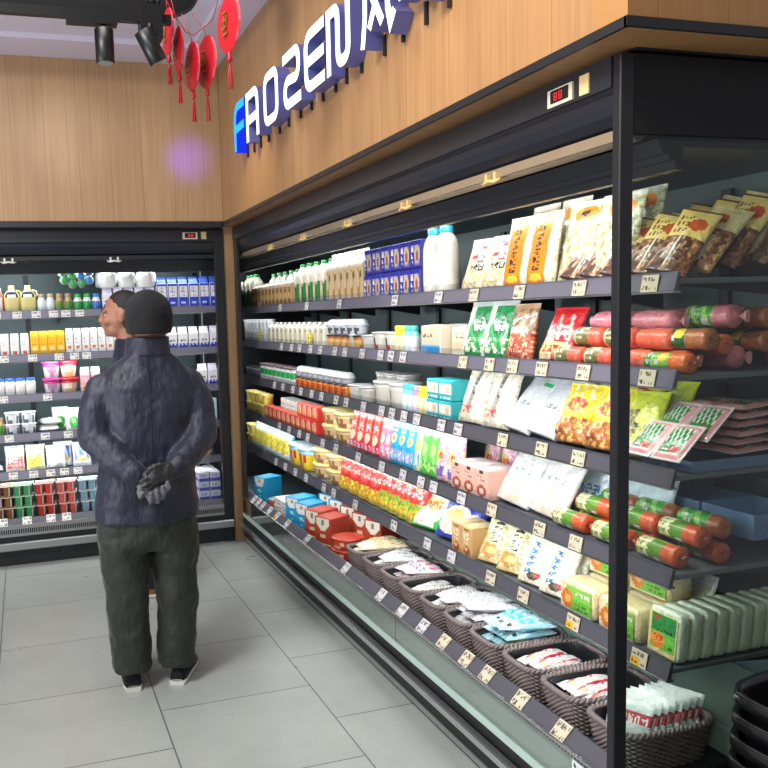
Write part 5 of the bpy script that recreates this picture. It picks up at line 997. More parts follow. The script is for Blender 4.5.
# ------------------------------------------------------------------ goods on the far fridge
def X_(sh, u): return {1: -.135, 2: -.153, 3: -.17, 4: -.187, 5: -.203, 6: -.226}[sh]+.00655*u+.0000012*u*u
def BB(kind, name, sh, u0, u1, n, desc, cat, d=.01, z=0., **k): back(kind, name, sh, X_(sh, u0), X_(sh, u1), n, desc, cat, d, z, **k)
GOODS.update({
 'yellowjug': lambda: bottle([(.046, 0), (.05, .006), (.05, .105), (.047, .125), (.033, .145), (.021, .155), (.02, .165)], H('d8cf94'), wrapf(H('e6dc9c'), [(.0, .78, H('ddd08a'))], design(H('ddd08a'), ('r', .24, .76, .44, .82, INK), ('e', .5, .44, .26, .1, INK), ('g', .3, .7, .68, .8, 3, 1, WHT, 3), ('g', .3, .7, .5, .58, 4, 1, H('c8c08a'), 3), ('r', .3, .7, .2, .23, H('8a7a30')), ('e', .5, .16, .2, .06, H('4a4420'))), .75, .25), 24, .02, .02, 4., 1, .9, handle=([(.05, 0, .11), (.062, 0, .12), (.055, 0, .145), (.03, 0, .152)], .006, H('d8cf94'))),
 'redlabelbottle': lambda: bottle([(.03, 0), (.034, .005), (.034, .11), (.02, .14), (.018, .15)], WHT, wrapf(WHT, [(.2, .7, H('e0564c'))], design(H('e0564c'), ('e', .5, .45, .3, .15, WHT))), 16, .02, .02),
 'smallwhitebottle': lambda: bottle([(.026, 0), (.029, .005), (.029, .075), (.02, .095), (.019, .105)], H('b8a48a'), wrapf(WHT, [(.15, .62, H('dfe8ea'))], design(H('e4ecec'), ('n', .1, .9, .15, .58, [H('8ab8b0'), H('d0e0e0'), H('5a8aa0'), WHT], 4, 6, 5))), 16, .021, .02),
 'smalltanbottle': lambda: bottle([(.026, 0), (.029, .005), (.029, .075), (.02, .095), (.019, .105)], H('a8906c'), wrapf(H('c8b08a'), [(.1, .62, H('b89a6c'))], design(H('b89a6c'), ('e', .5, .4, .3, .16, H('4a8a3a')), ('g', .2, .8, .5, .62, 3, 1, H('5a4a34'), 3))), 16, .021, .02),
 'greencapbottle': lambda: bottle([(.027, 0), (.031, .005), (.031, .07), (.022, .092), (.02, .10)], H('2fb05a'), wrapf(WHT, [(.3, .42, H('2f9a50')), (.42, .46, H('cfe0d4'))]), 16, .023, .02),
 'bluecapbottle': lambda: bottle([(.027, 0), (.031, .005), (.031, .07), (.022, .092), (.02, .10)], H('2f86e0'), wrapf(WHT, [(.3, .42, H('4a7ac8'))]), 16, .023, .02),
 'whitejug': lambda: bottle([(.052, 0), (.058, .008), (.058, .075), (.05, .10), (.03, .118), (.022, .124), (.021, .13)], H('e8ecea'), wrapf(H('e6ebe8'), [(.06, .1, H('d4dcd8'))]), 24, .024, .016, 2.6, 1, .9, handle=([(.02, -.05, .1), (.05, -.045, .09), (.058, -.04, .06), (.05, -.05, .03)], .008, H('f0f3f1'))),
 'bluemilk': lambda: carton(.068, .068, .175, design(H('e0e0e6'), ('r', 0, 1, 0, .40, H('1f3cc0')), ('e', .5, .40, .55, .06, H('1f3cc0')), ('r', 0, 1, .9, 1, H('2a46b8')), ('e', .5, .22, .3, .055, H('b8c8f0')), ('r', .0, 1, 0, .05, H('dfe4f4')), ('g', .2, .8, .62, .74, 4, 1, H('4a4a68'), 4), ('g', .14, .86, .48, .56, 5, 1, H('6a6a8a'), 6), ('e', .5, .82, .14, .03, H('b8a060')), ('r', 0, .05, .4, .9, H('2a46b8'))), H('d4d6e0'), H('3a60c8'), .03, 12, 22),
 'smallmilk': lambda: carton(.068, .06, .115, design(H('e9e7ea'), ('r', 0, 1, 0, .28, H('2438b4')), ('s', 0, 1, .22, .36, 2.5, 1, .5, H('2438b4')), ('g', .15, .85, .5, .66, 4, 1, H('5a5870'), 4), ('g', .2, .8, .4, .47, 5, 1, H('8a88a0'), 6)), H('dedde4'), H('d8d4e8'), .03, 12, 16, flap=None),
 'fruitcarton': lambda: carton(.056, .056, .125, design(H('ececea'), ('e', .5, .22, .26, .11, H('e0562c')), ('e', .6, .28, .1, .05, H('e8a03c')), ('g', .15, .55, .6, .85, 2, 2, H('9a98a0'), 4)), H('dedede'), H('f2f2f0'), .02),
 'slimcarton': lambda: carton(.05, .05, .155, design(H('ecebe8'), ('e', .5, .3, .3, .07, H('d87a3a')), ('e', .4, .3, .1, .05, H('c83a2c')), ('g', .2, .5, .5, .8, 1, 3, H('a4a2a8'), 4)), H('dcdcdc'), H('f0f0ee'), .014),
 'yellowcarton': lambda: carton(.056, .056, .145, design(H('f2b81c'), ('r', .1, .9, .04, .18, H('d89a10')), ('r', .15, .85, .25, .42, H('f6dc8a')), ('g', .2, .8, .5, .6, 3, 1, H('b87a10'), 5), ('r', 0, 1, .86, 1, H('f6cc3a'))), H('e8a818'), H('f4c832'), .014),
 'bluecapcarton': lambda: bottle([(.03, 0), (.034, .004), (.034, .085), (.029, .10), (.027, .105)], H('2a6ad8'), wrapf(H('e8ecef'), [(0, .5, H('e08a34')), (.5, .56, WHT)], design(H('e8ecef'), ('r', 0, 1, 0, .5, H('e08a34')), ('e', .5, .55, .42, .26, WHT), ('g', .25, .75, .55, .68, 3, 1, H('5a7ab8'), 4), ('e', .7, .2, .2, .1, H('f4c070')))), 18, .03, .018, 4.),
 'magcup': lambda: cup(.036, .046, .075, wrapf(H('e2d8dc'), [(.8, 1, H('c8308a'))], design(H('e2d8dc'), ('e', .5, .45, .34, .26, H('b88ab0')), ('e', .5, .45, .2, .14, H('e8e2ea')), ('r', 0, 1, .8, 1, H('c8308a')))), H('d03a9a'), 20, .012),
 'redcup': lambda: cup(.036, .046, .075, wrapf(H('e6dcd0'), [(.8, 1, H('d02838'))], design(H('e6dcd0'), ('e', .5, .4, .34, .26, H('e8b070')), ('e', .45, .5, .2, .14, H('f0e8dc')), ('r', 0, 1, .8, 1, H('d02838')))), H('d8303c'), 20, .012),
 'pinkcarton': lambda: carton(.062, .06, .15, design(H('f0a8b4'), ('r', 0, 1, 0, .35, H('e8c8a0')), ('e', .5, .2, .3, .12, H('e09a5a')), ('r', 0, 1, .8, 1, H('e8dcd8')), ('g', .2, .8, .5, .7, 3, 2, WHT, 3)), H('e8a0ac'), H('e9e2de'), .018),
 'greyfcup': lambda: cup(.04, .048, .07, wrapf(H('dcdee2'), [(.15, .8, H('c4c8d0'))], design(H('d4d8de'), ('g', .12, .88, .2, .75, 4, 2, H('5c606c'), 4))), H('e6e8ea'), 20, .008),
 'whiteflat': lambda: lying(.13, .17, .045, design(H('e9eaea'), ('n', 0, 1, 0, 1, [H('f0f0f0'), H('dcdedf'), H('e6e8e8')], 5, 6, 8)), seed=101),
 'greenpouch': lambda: bag(.11, .16, .06, design(H('e2ece2'), ('e', .5, .36, .3, .26, H('2fae4a')), ('e', .5, .42, .16, .12, H('a8e08a')), ('g', .2, .8, .68, .8, 3, 1, H('8aa890'), 3)), seed=103),
 'redlabelbag': lambda: bag(.125, .16, .05, design(H('e2d8d4'), ('r', .08, .92, .12, .64, H('dc4a48')), ('g', .12, .88, .2, .6, 4, 3, H('f0d8d4'), 5)), seed=105),
 'yellowlabelbag': lambda: bag(.125, .16, .05, design(H('dcd8b8'), ('r', .1, .85, .14, .66, H('ecd044')), ('g', .2, .75, .25, .58, 3, 3, H('8a7420'), 6), ('n', .0, 1, .7, 1, [H('e2dcb0'), H('d0c890')], 5, 6, 4)), seed=107),
 'clearbag': lambda: bag(.13, .16, .06, design(H('d4d8d8'), ('n', 0, 1, 0, 1, [H('dfe3e3'), H('c4caca'), H('e8ecec'), H('d8d4c8')], 6, 8, 9)), seed=109, crumple=.5),
 'bluelabelbag': lambda: bag(.125, .17, .05, design(H('dfe6ee'), ('r', .1, .9, .25, .8, H('3a68b8')), ('s', .1, .9, .25, .8, 2.5, .4, .4, H('a8c4e8')), ('e', .55, .3, .3, .12, H('e8c07a'))), seed=111),
 'aquaset': lambda: carton(.07, .06, .17, design(H('c8e4ea'), ('e', .5, .5, .3, .24, H('58b0c0')), ('e', .5, .5, .16, .14, H('e8f0f0'))), H('8cccd8'), H('d8ecf0')),
 'whiteset': lambda: carton(.075, .14, .075, design(H('d8dcee'), ('r', 0, 1, 0, .4, H('5058b0')), ('g', .15, .85, .5, .85, 3, 2, H('6a70b0'), 4)), H('c4c8e0'), H('e6e8f2')),
})
def pairpack(c, c2, nm):
    def f():
        m = MB()
        for s in (-1, 1):
            m.lathe([(.022, 0), (.024, .004), (.028, .062), (.030, .067)], 16, wrapf(c, [(.0, .18, H('d8d8d4')), (.45, .6, c2)], design(c, ('e', .5, .5, .4, .3, c2), ('g', .2, .8, .4, .6, 3, 1, WHT, 4))), ax=lambda x, y, z, s=s: (x+s*.031, y+.03, z))
        g = MB(); g.box(-.063, .063, -.002, .062, .0675, .0705, H('e9e9e6'), ch=.001); g.box(-.06, .06, .0, .06, .0706, .0712, tuple(.6*a+.3 for a in c))
        return [('body', m.mesh('goods', 'gloss_plastic'), None), ('foil_lid', g.mesh('goods', 'gloss_plastic'), 0)]
    return f
for nm, a, b in (('brown', H('b08a3a'), H('8a5a2c')), ('green', H('7ccc90'), H('3f9a5c')), ('red', H('e4603c'), H('c83a2c')), ('salmon', H('ea8a78'), H('d8584c')), ('pale', H('b4ccd4'), H('7aa4b8'))):
    GOODS['pair_'+nm] = pairpack(a, b, nm)
# top shelf
BB('redlabelbottle', 'milk_bottle', 1, -6, 4, 1, 'white bottle with red label at the photo edge', 'bottle', .05)
BB('yellowjug', 'juice_jug', 1, 4, 35, 2, 'cream yellow jug with black shield label', 'jug', .06)
BB('smallwhitebottle', 'milk_bottle', 1, 36, 53, 2, 'small white bottle with bluish print', 'bottle', .04)
BB('smalltanbottle', 'milk_bottle', 1, 53.5, 70.5, 2, 'small tan bottle', 'bottle', .04)
BB('greencapbottle', 'milk_bottle', 1, 71, 89, 2, 'white bottle with green cap', 'bottle', .04)
BB('bluecapbottle', 'milk_bottle', 1, 89, 98, 1, 'white bottle with blue cap beside the green-capped ones', 'bottle', .04)
caps = [(418, 335, 0), (487, 355, 0), (540, 335, 1), (605, 335, 1), (435, 380, 0), (612, 383, 1), (498, 408, 0), (557, 407, 1), (445, 434, 0), (612, 436, 1), (500, 462, 0), (562, 457, 0)]
for i, (a, b, k) in enumerate(caps):
    r, c = sorted(caps, key=lambda q: (q[2], q[1])).index((a, b, k)), k
    put('bluecapbottle' if k else 'greencapbottle', 'milk_bottle', (X_(1, a*.1432), 5.665, 1.62+(310-(220+b*.1432))*.0066),
        'bottle lying with '+('blue' if k else 'green')+' cap outward, '+ORD[r if not k else r-7]+' from the top of the '+('blue' if k else 'green')+' caps', 'bottle', 'bottles stacked on their sides', 0, PI/2)
BB('smallmilk', 'milk_carton', 1, 99, 152, 5, 'white and blue small carton under the white jugs', 'carton', .0)
m = MB(); m.box(X_(1, 98), X_(1, 153), 5.555, 5.66, 1.6225+.149, 1.6225+.153); tag(m.build('clear_board', 'clear_plastic'), 'clear separator sheet under the three white jugs', 'board')
BB('whitejug', 'milk_jug', 1, 97, 152, 3, 'round white milk jug with side handle', 'milk jug', .06, .1535)
BB('whitejug', 'milk_jug', 1, 93, 158, 3, 'round white milk jug in the back row', 'milk jug', .175, .165)
BB('bluemilk', 'milk_carton', 1, 153, 217, 6, 'tall white and blue milk carton', 'carton', .0)
# second shelf
BB('fruitcarton', 'yoghurt_carton', 2, 0, 29, 3, 'small white carton with red fruit', 'carton', .0)
BB('yellowcarton', 'juice_carton', 2, 29.5, 63, 4, 'bright yellow carton', 'carton', .0)
BB('slimcarton', 'yoghurt_carton', 2, 63.5, 119, 7, 'slim white carton with fruit print', 'carton', .0)
BB('slimcarton', 'yoghurt_carton', 2, 119, 135, 2, 'slim white carton behind the men', 'carton', .0)
BB('smallmilk', 'milk_carton', 2, 164, 218, 5, 'white and blue small carton', 'carton', .0)
# third shelf
BB('bluecapcarton', 'yoghurt_bottle', 3, -5, 35, 4, 'white and orange bottle with blue cap', 'bottle', .04)
for z, t in ((0, 'under'), (.114, 'upper')):
    BB('magcup', 'yoghurt_cup', 3, 43, 59, 1, 'magenta-lidded cup in the '+t+' tier', 'cup', .06, z, sc=1.25)
    BB('redcup', 'yoghurt_cup', 3, 59.5, 76, 1, 'red-lidded cup in the '+t+' tier', 'cup', .06, z, sc=1.25)
BB('pinkcarton', 'juice_carton', 3, 78, 99, 2, 'pink carton with pale top beside the stacked cups', 'carton', .0)
BB('smallmilk', 'milk_carton', 3, 196, 217, 2, 'white and blue small carton beside the side frame', 'carton', .0)
# fourth shelf
BB('smalltanbottle', 'dessert_bottle', 4, -4, 5, 1, 'small tan bottle at the photo edge', 'bottle', .04)
for z, t in ((0, 'under'), (.0785, 'upper')):
    BB('greyfcup', 'yoghurt_cup', 4, 5, 36, 2, 'pale grey printed cup in the '+t+' tier', 'cup', .05, z)
BB('whiteflat', 'frozen_bag', 4, 34, 62, 1, 'flat white bag beside the grey cups', 'food bag', .10)
BB('whiteflat', 'frozen_bag', 4, 38, 60, 1, 'flat white bag stacked on another flat one', 'food bag', .105, .046, turn=.2)
BB('greenpouch', 'frozen_bag', 4, 52, 68, 1, 'pale pouch behind the flat white bags', 'food bag', .19)
BB('greenpouch', 'frozen_bag', 4, 64, 81, 1, 'white pouch with round green emblem', 'food bag', .04, lean=L_(10))
BB('aquaset', 'dairy_pack', 4, 207, 217, 1, 'aqua pack next to the side frame', 'dairy pack', .0)
# lowest shelf
BB('redlabelbag', 'snack_bag', 5, 4, 26, 1, 'clear bag with red label', 'snack bag', .04, lean=L_(18))
BB('yellowlabelbag', 'snack_bag', 5, 25, 45, 1, 'clear bag with yellow label', 'snack bag', .04, lean=L_(18))
BB('clearbag', 'snack_bag', 5, 44, 66, 1, 'crumpled clear bag beside the yellow label', 'snack bag', .05, lean=L_(20))
BB('bluelabelbag', 'snack_bag', 5, 53, 73, 1, 'bag with blue stripes behind the clear bag', 'snack bag', .13, lean=L_(14))
BB('bluelabelbag', 'snack_bag', 5, 72, 90, 1, 'bag with blue stripes beside the man', 'snack bag', .045, lean=L_(16))
BB('clearbag', 'snack_bag', 5, 4, 46, 2, 'crumpled clear bag in the back row', 'snack bag', .15, .0, lean=L_(10))
BB('whiteflat', 'frozen_bag', 5, -18, 4, 1, 'flat white bag at the photo edge', 'food bag', .10)
for z in range(3):
    BB('redcup', 'yoghurt_cup', 5, 201, 217, 1, ('bottom', 'middle', 'top')[z]+' red cup of the stack by the side frame', 'cup', .05, z*.0885)
# bottom deck
TI = ('bottom tier', 'middle tier', 'top tier')
for c, (nm, u0, u1, n) in enumerate((('brown', -22, 16, 2), ('green', 16, 35.5, 1), ('red', 36, 57, 1), ('salmon', 57.5, 78, 1), ('pale', 78.5, 99, 1))):
    for z in range(3):
        ds = {'brown': 'brown', 'green': 'green', 'red': 'red', 'salmon': 'salmon', 'pale': 'pale blue'}[nm]
        BB('pair_'+nm, 'pudding_pair', 6, u0+z*-1., u1-z*1., n, 'pair of '+ds+' pudding cups, '+TI[z], 'pudding cups', .03, z*.0725, sc=(1.0, 1, 1.0))
        BB('pair_'+nm, 'pudding_pair', 6, u0, u1, n, 'pair of '+ds+' pudding cups behind the front ones, '+TI[z], 'pudding cups', .10, z*.0725)
for z in range(3):
    for d in (0, 1):
        BB('whiteset', 'dairy_pack', 6, 196, 219, 2, 'white and violet dairy pack, '+('bottom', 'middle', 'top')[z]+' tier, '+('front', 'back')[d]+' row', 'dairy pack', .02+.15*d, z*.0765*.85, sc=(1, 1, .85))
# ------------------------------------------------------------------ people
TEX = D.textures.new('cloth_folds', 'CLOUDS'); TEX.noise_scale = .11; TEX.noise_depth = 2
TEX2 = D.textures.new('fine_folds', 'CLOUDS'); TEX2.noise_scale = .05; TEX2.noise_depth = 1
def fuse(o, vox, it=5, fac=.5, disp=0., tex=None, sub=0):
    r = o.modifiers.new('fuse', 'REMESH'); r.mode = 'VOXEL'; r.voxel_size = vox; r.use_smooth_shade = True
    s = o.modifiers.new('smooth', 'SMOOTH'); s.factor = fac; s.iterations = it
    if disp:
        d = o.modifiers.new('folds', 'DISPLACE'); d.texture = tex or TEX; d.strength = disp; d.mid_level = .5; d.texture_coords = 'LOCAL'
    return o
def loft(m, rings, n=32, e=2.4):
    """rings: (cx, cy, z, rx, ry)"""
    rg = []
    for cx, cy, z, rx, ry in rings:
        p = []
        for k in range(n):
            a = 2*PI*k/n; c, s = math.cos(a), math.sin(a); q = (abs(c)**e+abs(s)**e)**(-1/e); p.append((cx+rx*q*c, cy+ry*q*s, z))
        rg.append(m.vs(p))
    for i in range(len(rings)-1):
        for k in range(n): m.face((rg[i]+k, rg[i]+(k+1) % n, rg[i+1]+(k+1) % n, rg[i+1]+k), smooth=True)
    m.face([rg[0]+k for k in range(n)][::-1]); m.face([rg[-1]+k for k in range(n)])
def head(m, c, face, hgt=.225, nose=True):
    """skull, jaw, nose, brow, lips and ears as overlapping forms; face = unit vector the face looks along"""
    f = Vector(face).normalized(); s = Vector((-f.y, f.x, 0)); c = Vector(c); k = hgt/.225
    rot = Matrix((s, f, Vector((0, 0, 1)))).transposed().to_quaternion()
    at = lambda x, y, z: c+s*x*k+f*y*k+Vector((0, 0, z*k))
    B_ = lambda x, y, z, r: m.ball(at(x, y, z), tuple(q*k for q in r), 18, 12, rot=rot)
    B_(0, -.012, .035, (.074, .094, .085)); B_(0, .018, -.02, (.066, .076, .075)); B_(0, .03, -.07, (.052, .058, .048)); B_(0, .066, -.092, (.028, .026, .022))
    for i in range(6): t = i/5; B_(0, .088+.020*t, .012-.036*t, (.010+.006*t, .012, .012))
    B_(0, .107, -.028, (.017, .014, .012)); 
    for q in (-1, 1):
        B_(q*.03, .078, .022, (.032, .018, .012)); B_(q*.036, .068, -.03, (.026, .026, .026)); B_(q*.012, .1, -.034, (.009, .01, .007))
        B_(q*.074, -.004, -.012, (.010, .022, .034)); B_(q*.078, -.012, .004, (.009, .018, .016))
    B_(0, .092, -.056, (.024, .012, .007)); B_(0, .089, -.067, (.021, .012, .007))
    return at, rot
def eyes(par, at, k=1.):
    for q in (-1, 1):
        m = MB(); m.ball(at(q*.031, .075, -.002), .0105*k, 12, 8, hx('b4a69c')); 
        m.ball(at(q*.031, .0826, -.002), .0055*k, 10, 6, hx('20140f'))
        m.build('eye', 'gloss_plastic', par)
def shoe_mesh(m, s, heel, ang, L=.27, w=.046):
    """upper (s='u') or sole (s='s') running from the heel along ang"""
    dx, dy = math.sin(ang), math.cos(ang); hx_, hy, hz = heel
    P = lambda l, x, z: (hx_+dx*l+dy*x, hy+dy*l-dx*x, hz+z)
    n = 12
    st = [(0, .030, .062), (.03, .038, .085), (.07, .040, .10), (.12, .042, .085), (.17, .048, .062), (.22, .046, .048), (.255, .034, .038), (.268, .018, .03)]
    rg = []
    for l, hw, ht in st:
        l *= L/.27
        if s == 's': p = [P(l, math.copysign(1, math.cos(2*PI*k/n))*abs(math.cos(2*PI*k/n))**.5*hw*1.06, .012+.015*math.copysign(abs(math.sin(2*PI*k/n))**.5, math.sin(2*PI*k/n))) for k in range(n)]
        else: p = [P(l, math.cos(2*PI*k/n)*hw*(1 if math.sin(2*PI*k/n) < .3 else .85), .022+max(0, math.sin(2*PI*k/n))*(ht-.022)+min(0, math.sin(2*PI*k/n))*.004) for k in range(n)]
        rg.append(m.vs(p))
    for i in range(len(st)-1):
        for k in range(n): m.face((rg[i]+k, rg[i]+(k+1) % n, rg[i+1]+(k+1) % n, rg[i+1]+k), smooth=True)
    m.face([rg[0]+k for k in range(n)][::-1]); m.face([rg[-1]+k for k in range(n)])
def finger(m, pts, r0, r1): m.limb(pts, [r0+(r1-r0)*i/(len(pts)-1) for i in range(len(pts))], .3)

# -- the older man seen from behind, hands clasped behind his back
m = MB(); HC = (.497, 3.335, 1.53)
at, rot = head(m, HC, (-.10, 1, 0), .225)
m.limb([(.495, 3.325, 1.46), (.488, 3.33, 1.36), (.485, 3.332, 1.30)], [.058, .056, .06])
m.limb([(.482, 3.335, 1.24), (.475, 3.335, 1.1), (.465, 3.33, .86)], [.09, .10, .105])
for sg in (-1, 1):
    m.limb([(.478+sg*.08, 3.335, 1.27), (.478+sg*.17, 3.33, 1.265)], [.06, .045]); m.limb([(.478+sg*.17, 3.33, 1.265), (.475+sg*.235, 3.275, 1.09)], [.045, .038])
    m.limb([(.475+sg*.235, 3.275, 1.09), (.47+sg*.095, 3.14, .952)], [.038, .026])
    m.limb([(.462+sg*.09, 3.33, .82), (.458+sg*.095, 3.34, .45), (.455+sg*.092, 3.32, .09)], [.085, .06, .042])
man = m.build('person', 'skin'); fuse(man, .007, 4)
tag(man, 'man seen from behind in navy jacket, black beanie and olive trousers, hands clasped', 'person')
eyes(man, at)
m = MB(); bc = at(0, -.012, .052)
loft(m, [(bc.x, bc.y, bc.z+z, r*.098, r*.115) for z, r in ((-.088, .93), (-.06, .99), (-.01, 1.02), (.025, .96), (.05, .84), (.072, .64), (.087, .40), (.094, .14))], 36, 2.)
for i in range(1): pass
o = m.build('beanie', 'black_knit', man); fuse(o, .007, 5, .5, .004, TEX2)
# jacket: torso shell with sleeves
m = MB()
loft(m, [(.458, 3.33, .725, .215, .150), (.458, 3.33, .80, .215, .152), (.46, 3.33, .90, .205, .148), (.463, 3.332, 1.0, .195, .143), (.468, 3.335, 1.12, .195, .140), (.474, 3.335, 1.20, .215, .135), (.478, 3.335, 1.28, .222, .122), (.480, 3.335, 1.335, .19, .102), (.485, 3.335, 1.385, .132, .088), (.488, 3.332, 1.42, .088, .078), (.490, 3.332, 1.475, .084, .078)], 36, 2.5)
for sg, el, wr in ((-1, (.250, 3.275, 1.085), (.395, 3.135, .945)), (1, (.692, 3.275, 1.075), (.545, 3.128, .962))):
    sh = (.478+sg*.182, 3.33, 1.275)
    m.limb([sh, (sh[0]*.35+el[0]*.65+sg*.006, 3.30, 1.18), el], [.070, .072, .069], .3)
    e = Vector(el); w = Vector(wr); m.limb([el, e.lerp(w, .5)+Vector((0, -.008, -.012)), wr], [.069, .060, .046], .3)
jk = m.build('jacket', 'navy_cloth', man); fuse(jk, .008, 8, .5, .022)
m = MB(); loft(m, [(.489, 3.332, 1.405, .096, .090), (.490, 3.332, 1.44, .092, .087), (.492, 3.332, 1.482, .088, .084)], 36, 2.1); cl = m.build('collar', 'navy_cloth', jk); fuse(cl, .006, 3)
m = MB(); m.tube([(.470+.001*math.sin(k), 3.335-yy-.0105, z) for k, (z, yy) in enumerate(((1.38, .085), (1.34, .102), (1.28, .124), (1.2, .136), (1.12, .139), (1.0, .142), (.9, .147), (.8, .151)))], .0022, 6)
m.build('back_seam', 'black_knit', jk)
m = MB()
for sg, a, b in ((-1, (.375, 3.14, .955), (.395, 3.133, .948)), (1, (.565, 3.133, .975), (.545, 3.127, .965))): 
    mm = MB(); mm.limb([a, b], [.047, .044], .2); q = mm.build('cuff', 'navy_cloth', jk); fuse(q, .006, 2)
# trousers
m = MB()
loft(m, [(.455, 3.33, .80, .195, .130), (.455, 3.33, .72, .205, .135), (.456, 3.33, .64, .212, .135), (.458, 3.332, .60, .210, .125)], 36, 2.6)
for sg, kx, ax_, ay in ((-1, .355, .358, 3.305), (1, .565, .553, 3.305)):
    loft(m, [(.457+sg*.105, 3.33, .66, .106, .128), (.457+sg*.105, 3.332, .55, .100, .122), (.457+sg*.103, 3.335, .42, .092, .108), (kx, 3.335, .32, .088, .098), (ax_, 3.335, .20, .083, .092), (ax_, 3.335, .12, .080, .090), (ax_, 3.335, .078, .082, .092)], 28, 2.3)
tr_ = m.build('trousers', 'olive_cloth', man); fuse(tr_, .008, 7, .5, .028)
for heel, ang in (((.352, 3.268, .0), .05), ((.535, 3.262, .0), .42)):
    m = MB(); shoe_mesh(m, 'u', heel, ang); sh = m.build('shoe', 'black_knit', man)
    m = MB(); shoe_mesh(m, 's', heel, ang); m.build('sole', 'sole_white', sh)
# gloved hands: the dark glove holds the grey one, palms towards the camera
m = MB()
m.limb([(.530, 3.118, .962), (.505, 3.105, .955)], [.031, .033], .25)
for a, b in (((.512, 3.10, .968), (.455, 3.095, .962)), ((.512, 3.10, .948), (.452, 3.093, .940)), ((.512, 3.10, .930), (.458, 3.095, .922))): m.limb([a, b], [.024, .022], .25)
finger(m, [(.455, 3.093, .962), (.425, 3.095, .958), (.408, 3.110, .946), (.405, 3.128, .934)], .0130, .0105)
finger(m, [(.452, 3.092, .946), (.420, 3.090, .936), (.402, 3.105, .922), (.402, 3.125, .912)], .0130, .0105)
finger(m, [(.454, 3.092, .930), (.424, 3.090, .914), (.408, 3.104, .902), (.410, 3.122, .895)], .0125, .0100)
finger(m, [(.462, 3.094, .918), (.440, 3.093, .898), (.426, 3.104, .886), (.428, 3.120, .880)], .0115, .0095)
finger(m, [(.505, 3.098, .972), (.480, 3.088, .985), (.455, 3.084, .982), (.438, 3.086, .974)], .0145, .0110)
g1 = m.build('glove', 'glove_black', man); fuse(g1, .004, 3, .5, .004, TEX2)
m = MB()
m.limb([(.385, 3.135, .942), (.415, 3.125, .915)], [.030, .031], .25)
for a, b in (((.412, 3.118, .912), (.458, 3.105, .872)), ((.418, 3.122, .895), (.448, 3.108, .858)), ((.425, 3.12, .915), (.470, 3.105, .888))): m.limb([a, b], [.024, .021], .25)
for (x0, z0), (x1, z1), (x2, z2), (x3, z3) in (((.476, .886), (.496, .880), (.507, .899), (.503, .918)), ((.464, .872), (.484, .857), (.489, .880), (.484, .902)), ((.450, .862), (.463, .843), (.464, .866), (.459, .888)), ((.432, .862), (.438, .842), (.438, .862), (.436, .880))):
    finger(m, [(x0, 3.103, z0), (x1, 3.090, z1), (x2, 3.074, z2), (x3, 3.070, z3)], .0122, .0098)
finger(m, [(.408, 3.115, .905), (.396, 3.095, .885), (.398, 3.078, .870), (.405, 3.070, .885)], .0130, .0105)
g2 = m.build('glove', 'glove_grey', man); g2['label'] = 'lighter grey glove, fingers curled up'; fuse(g2, .004, 3, .5, .003, TEX2)

# -- the second man beyond him, face in profile
m = MB(); at2, rot2 = head(m, (.522, 4.5, 1.585), (-1, .18, 0), .235)
m.limb([(.54, 4.5, 1.50), (.575, 4.5, 1.38)], [.056, .066]); m.limb([(.60, 4.5, 1.24), (.63, 4.5, .95)], [.10, .11])
for sg in (-1, 1):
    m.limb([(.60, 4.5+sg*.06, 1.28), (.605, 4.5+sg*.16, 1.26), (.62, 4.5+sg*.23, 1.08), (.52, 4.5+sg*.21, .89)], [.05, .045, .042, .032])
    m.limb([(.63, 4.5+sg*.09, .9), (.62, 4.5+sg*.09, .48), (.635, 4.5+sg*.09, .08)], [.085, .06, .042])
man2 = m.build('person', 'skin'); fuse(man2, .007, 4); tag(man2, 'man with short dark hair in profile, standing beyond the man in the beanie', 'person'); eyes(man2, at2, 1.04)
m = MB()
for x, y, z, r in ((0, -.024, .046, (.0755, .095, .085)), (0, -.046, .0, (.0745, .068, .082)), (.03, -.045, -.045, (.034, .04, .045)), (-.03, -.045, -.045, (.034, .04, .045))): m.ball(at2(x, y, z), tuple(q*1.05 for q in r), 20, 14, rot=rot2)
o = m.build('hair', 'hair', man2); fuse(o, .007, 3)
m = MB()
for q in (-1, 1): m.tube([at2(q*.018, .098, .024), at2(q*.034, .094, .029), at2(q*.05, .082, .026)], .004, 6)
m.build('eyebrows', 'hair', man2)
m = MB(); loft(m, [(.63, 4.5, .75, .15, .20), (.63, 4.5, .95, .15, .19), (.62, 4.5, 1.15, .15, .195), (.605, 4.5, 1.28, .135, .19), (.590, 4.5, 1.35, .125, .16), (.582, 4.5, 1.40, .10, .11), (.575, 4.5, 1.455, .082, .084)], 32, 2.3)
for sg in (-1, 1): m.limb([(.60, 4.5+sg*.17, 1.29), (.62, 4.5+sg*.23, 1.08), (.52, 4.5+sg*.21, .90)], [.075, .068, .052], .3)
jk2 = m.build('jacket', 'navy_cloth', man2); fuse(jk2, .010, 5, .5, .024)
m = MB(); loft(m, [(.63, 4.5, .82, .14, .18), (.63, 4.5, .70, .14, .185)], 28, 2.4)
for sg in (-1, 1): loft(m, [(.63, 4.5+sg*.09, .78, .105, .095), (.625, 4.5+sg*.09, .45, .085, .08), (.635, 4.5+sg*.09, .06, .075, .072)], 24, 2.2)
o = m.build('trousers', 'black_knit', man2); fuse(o, .010, 4, .5, .02)
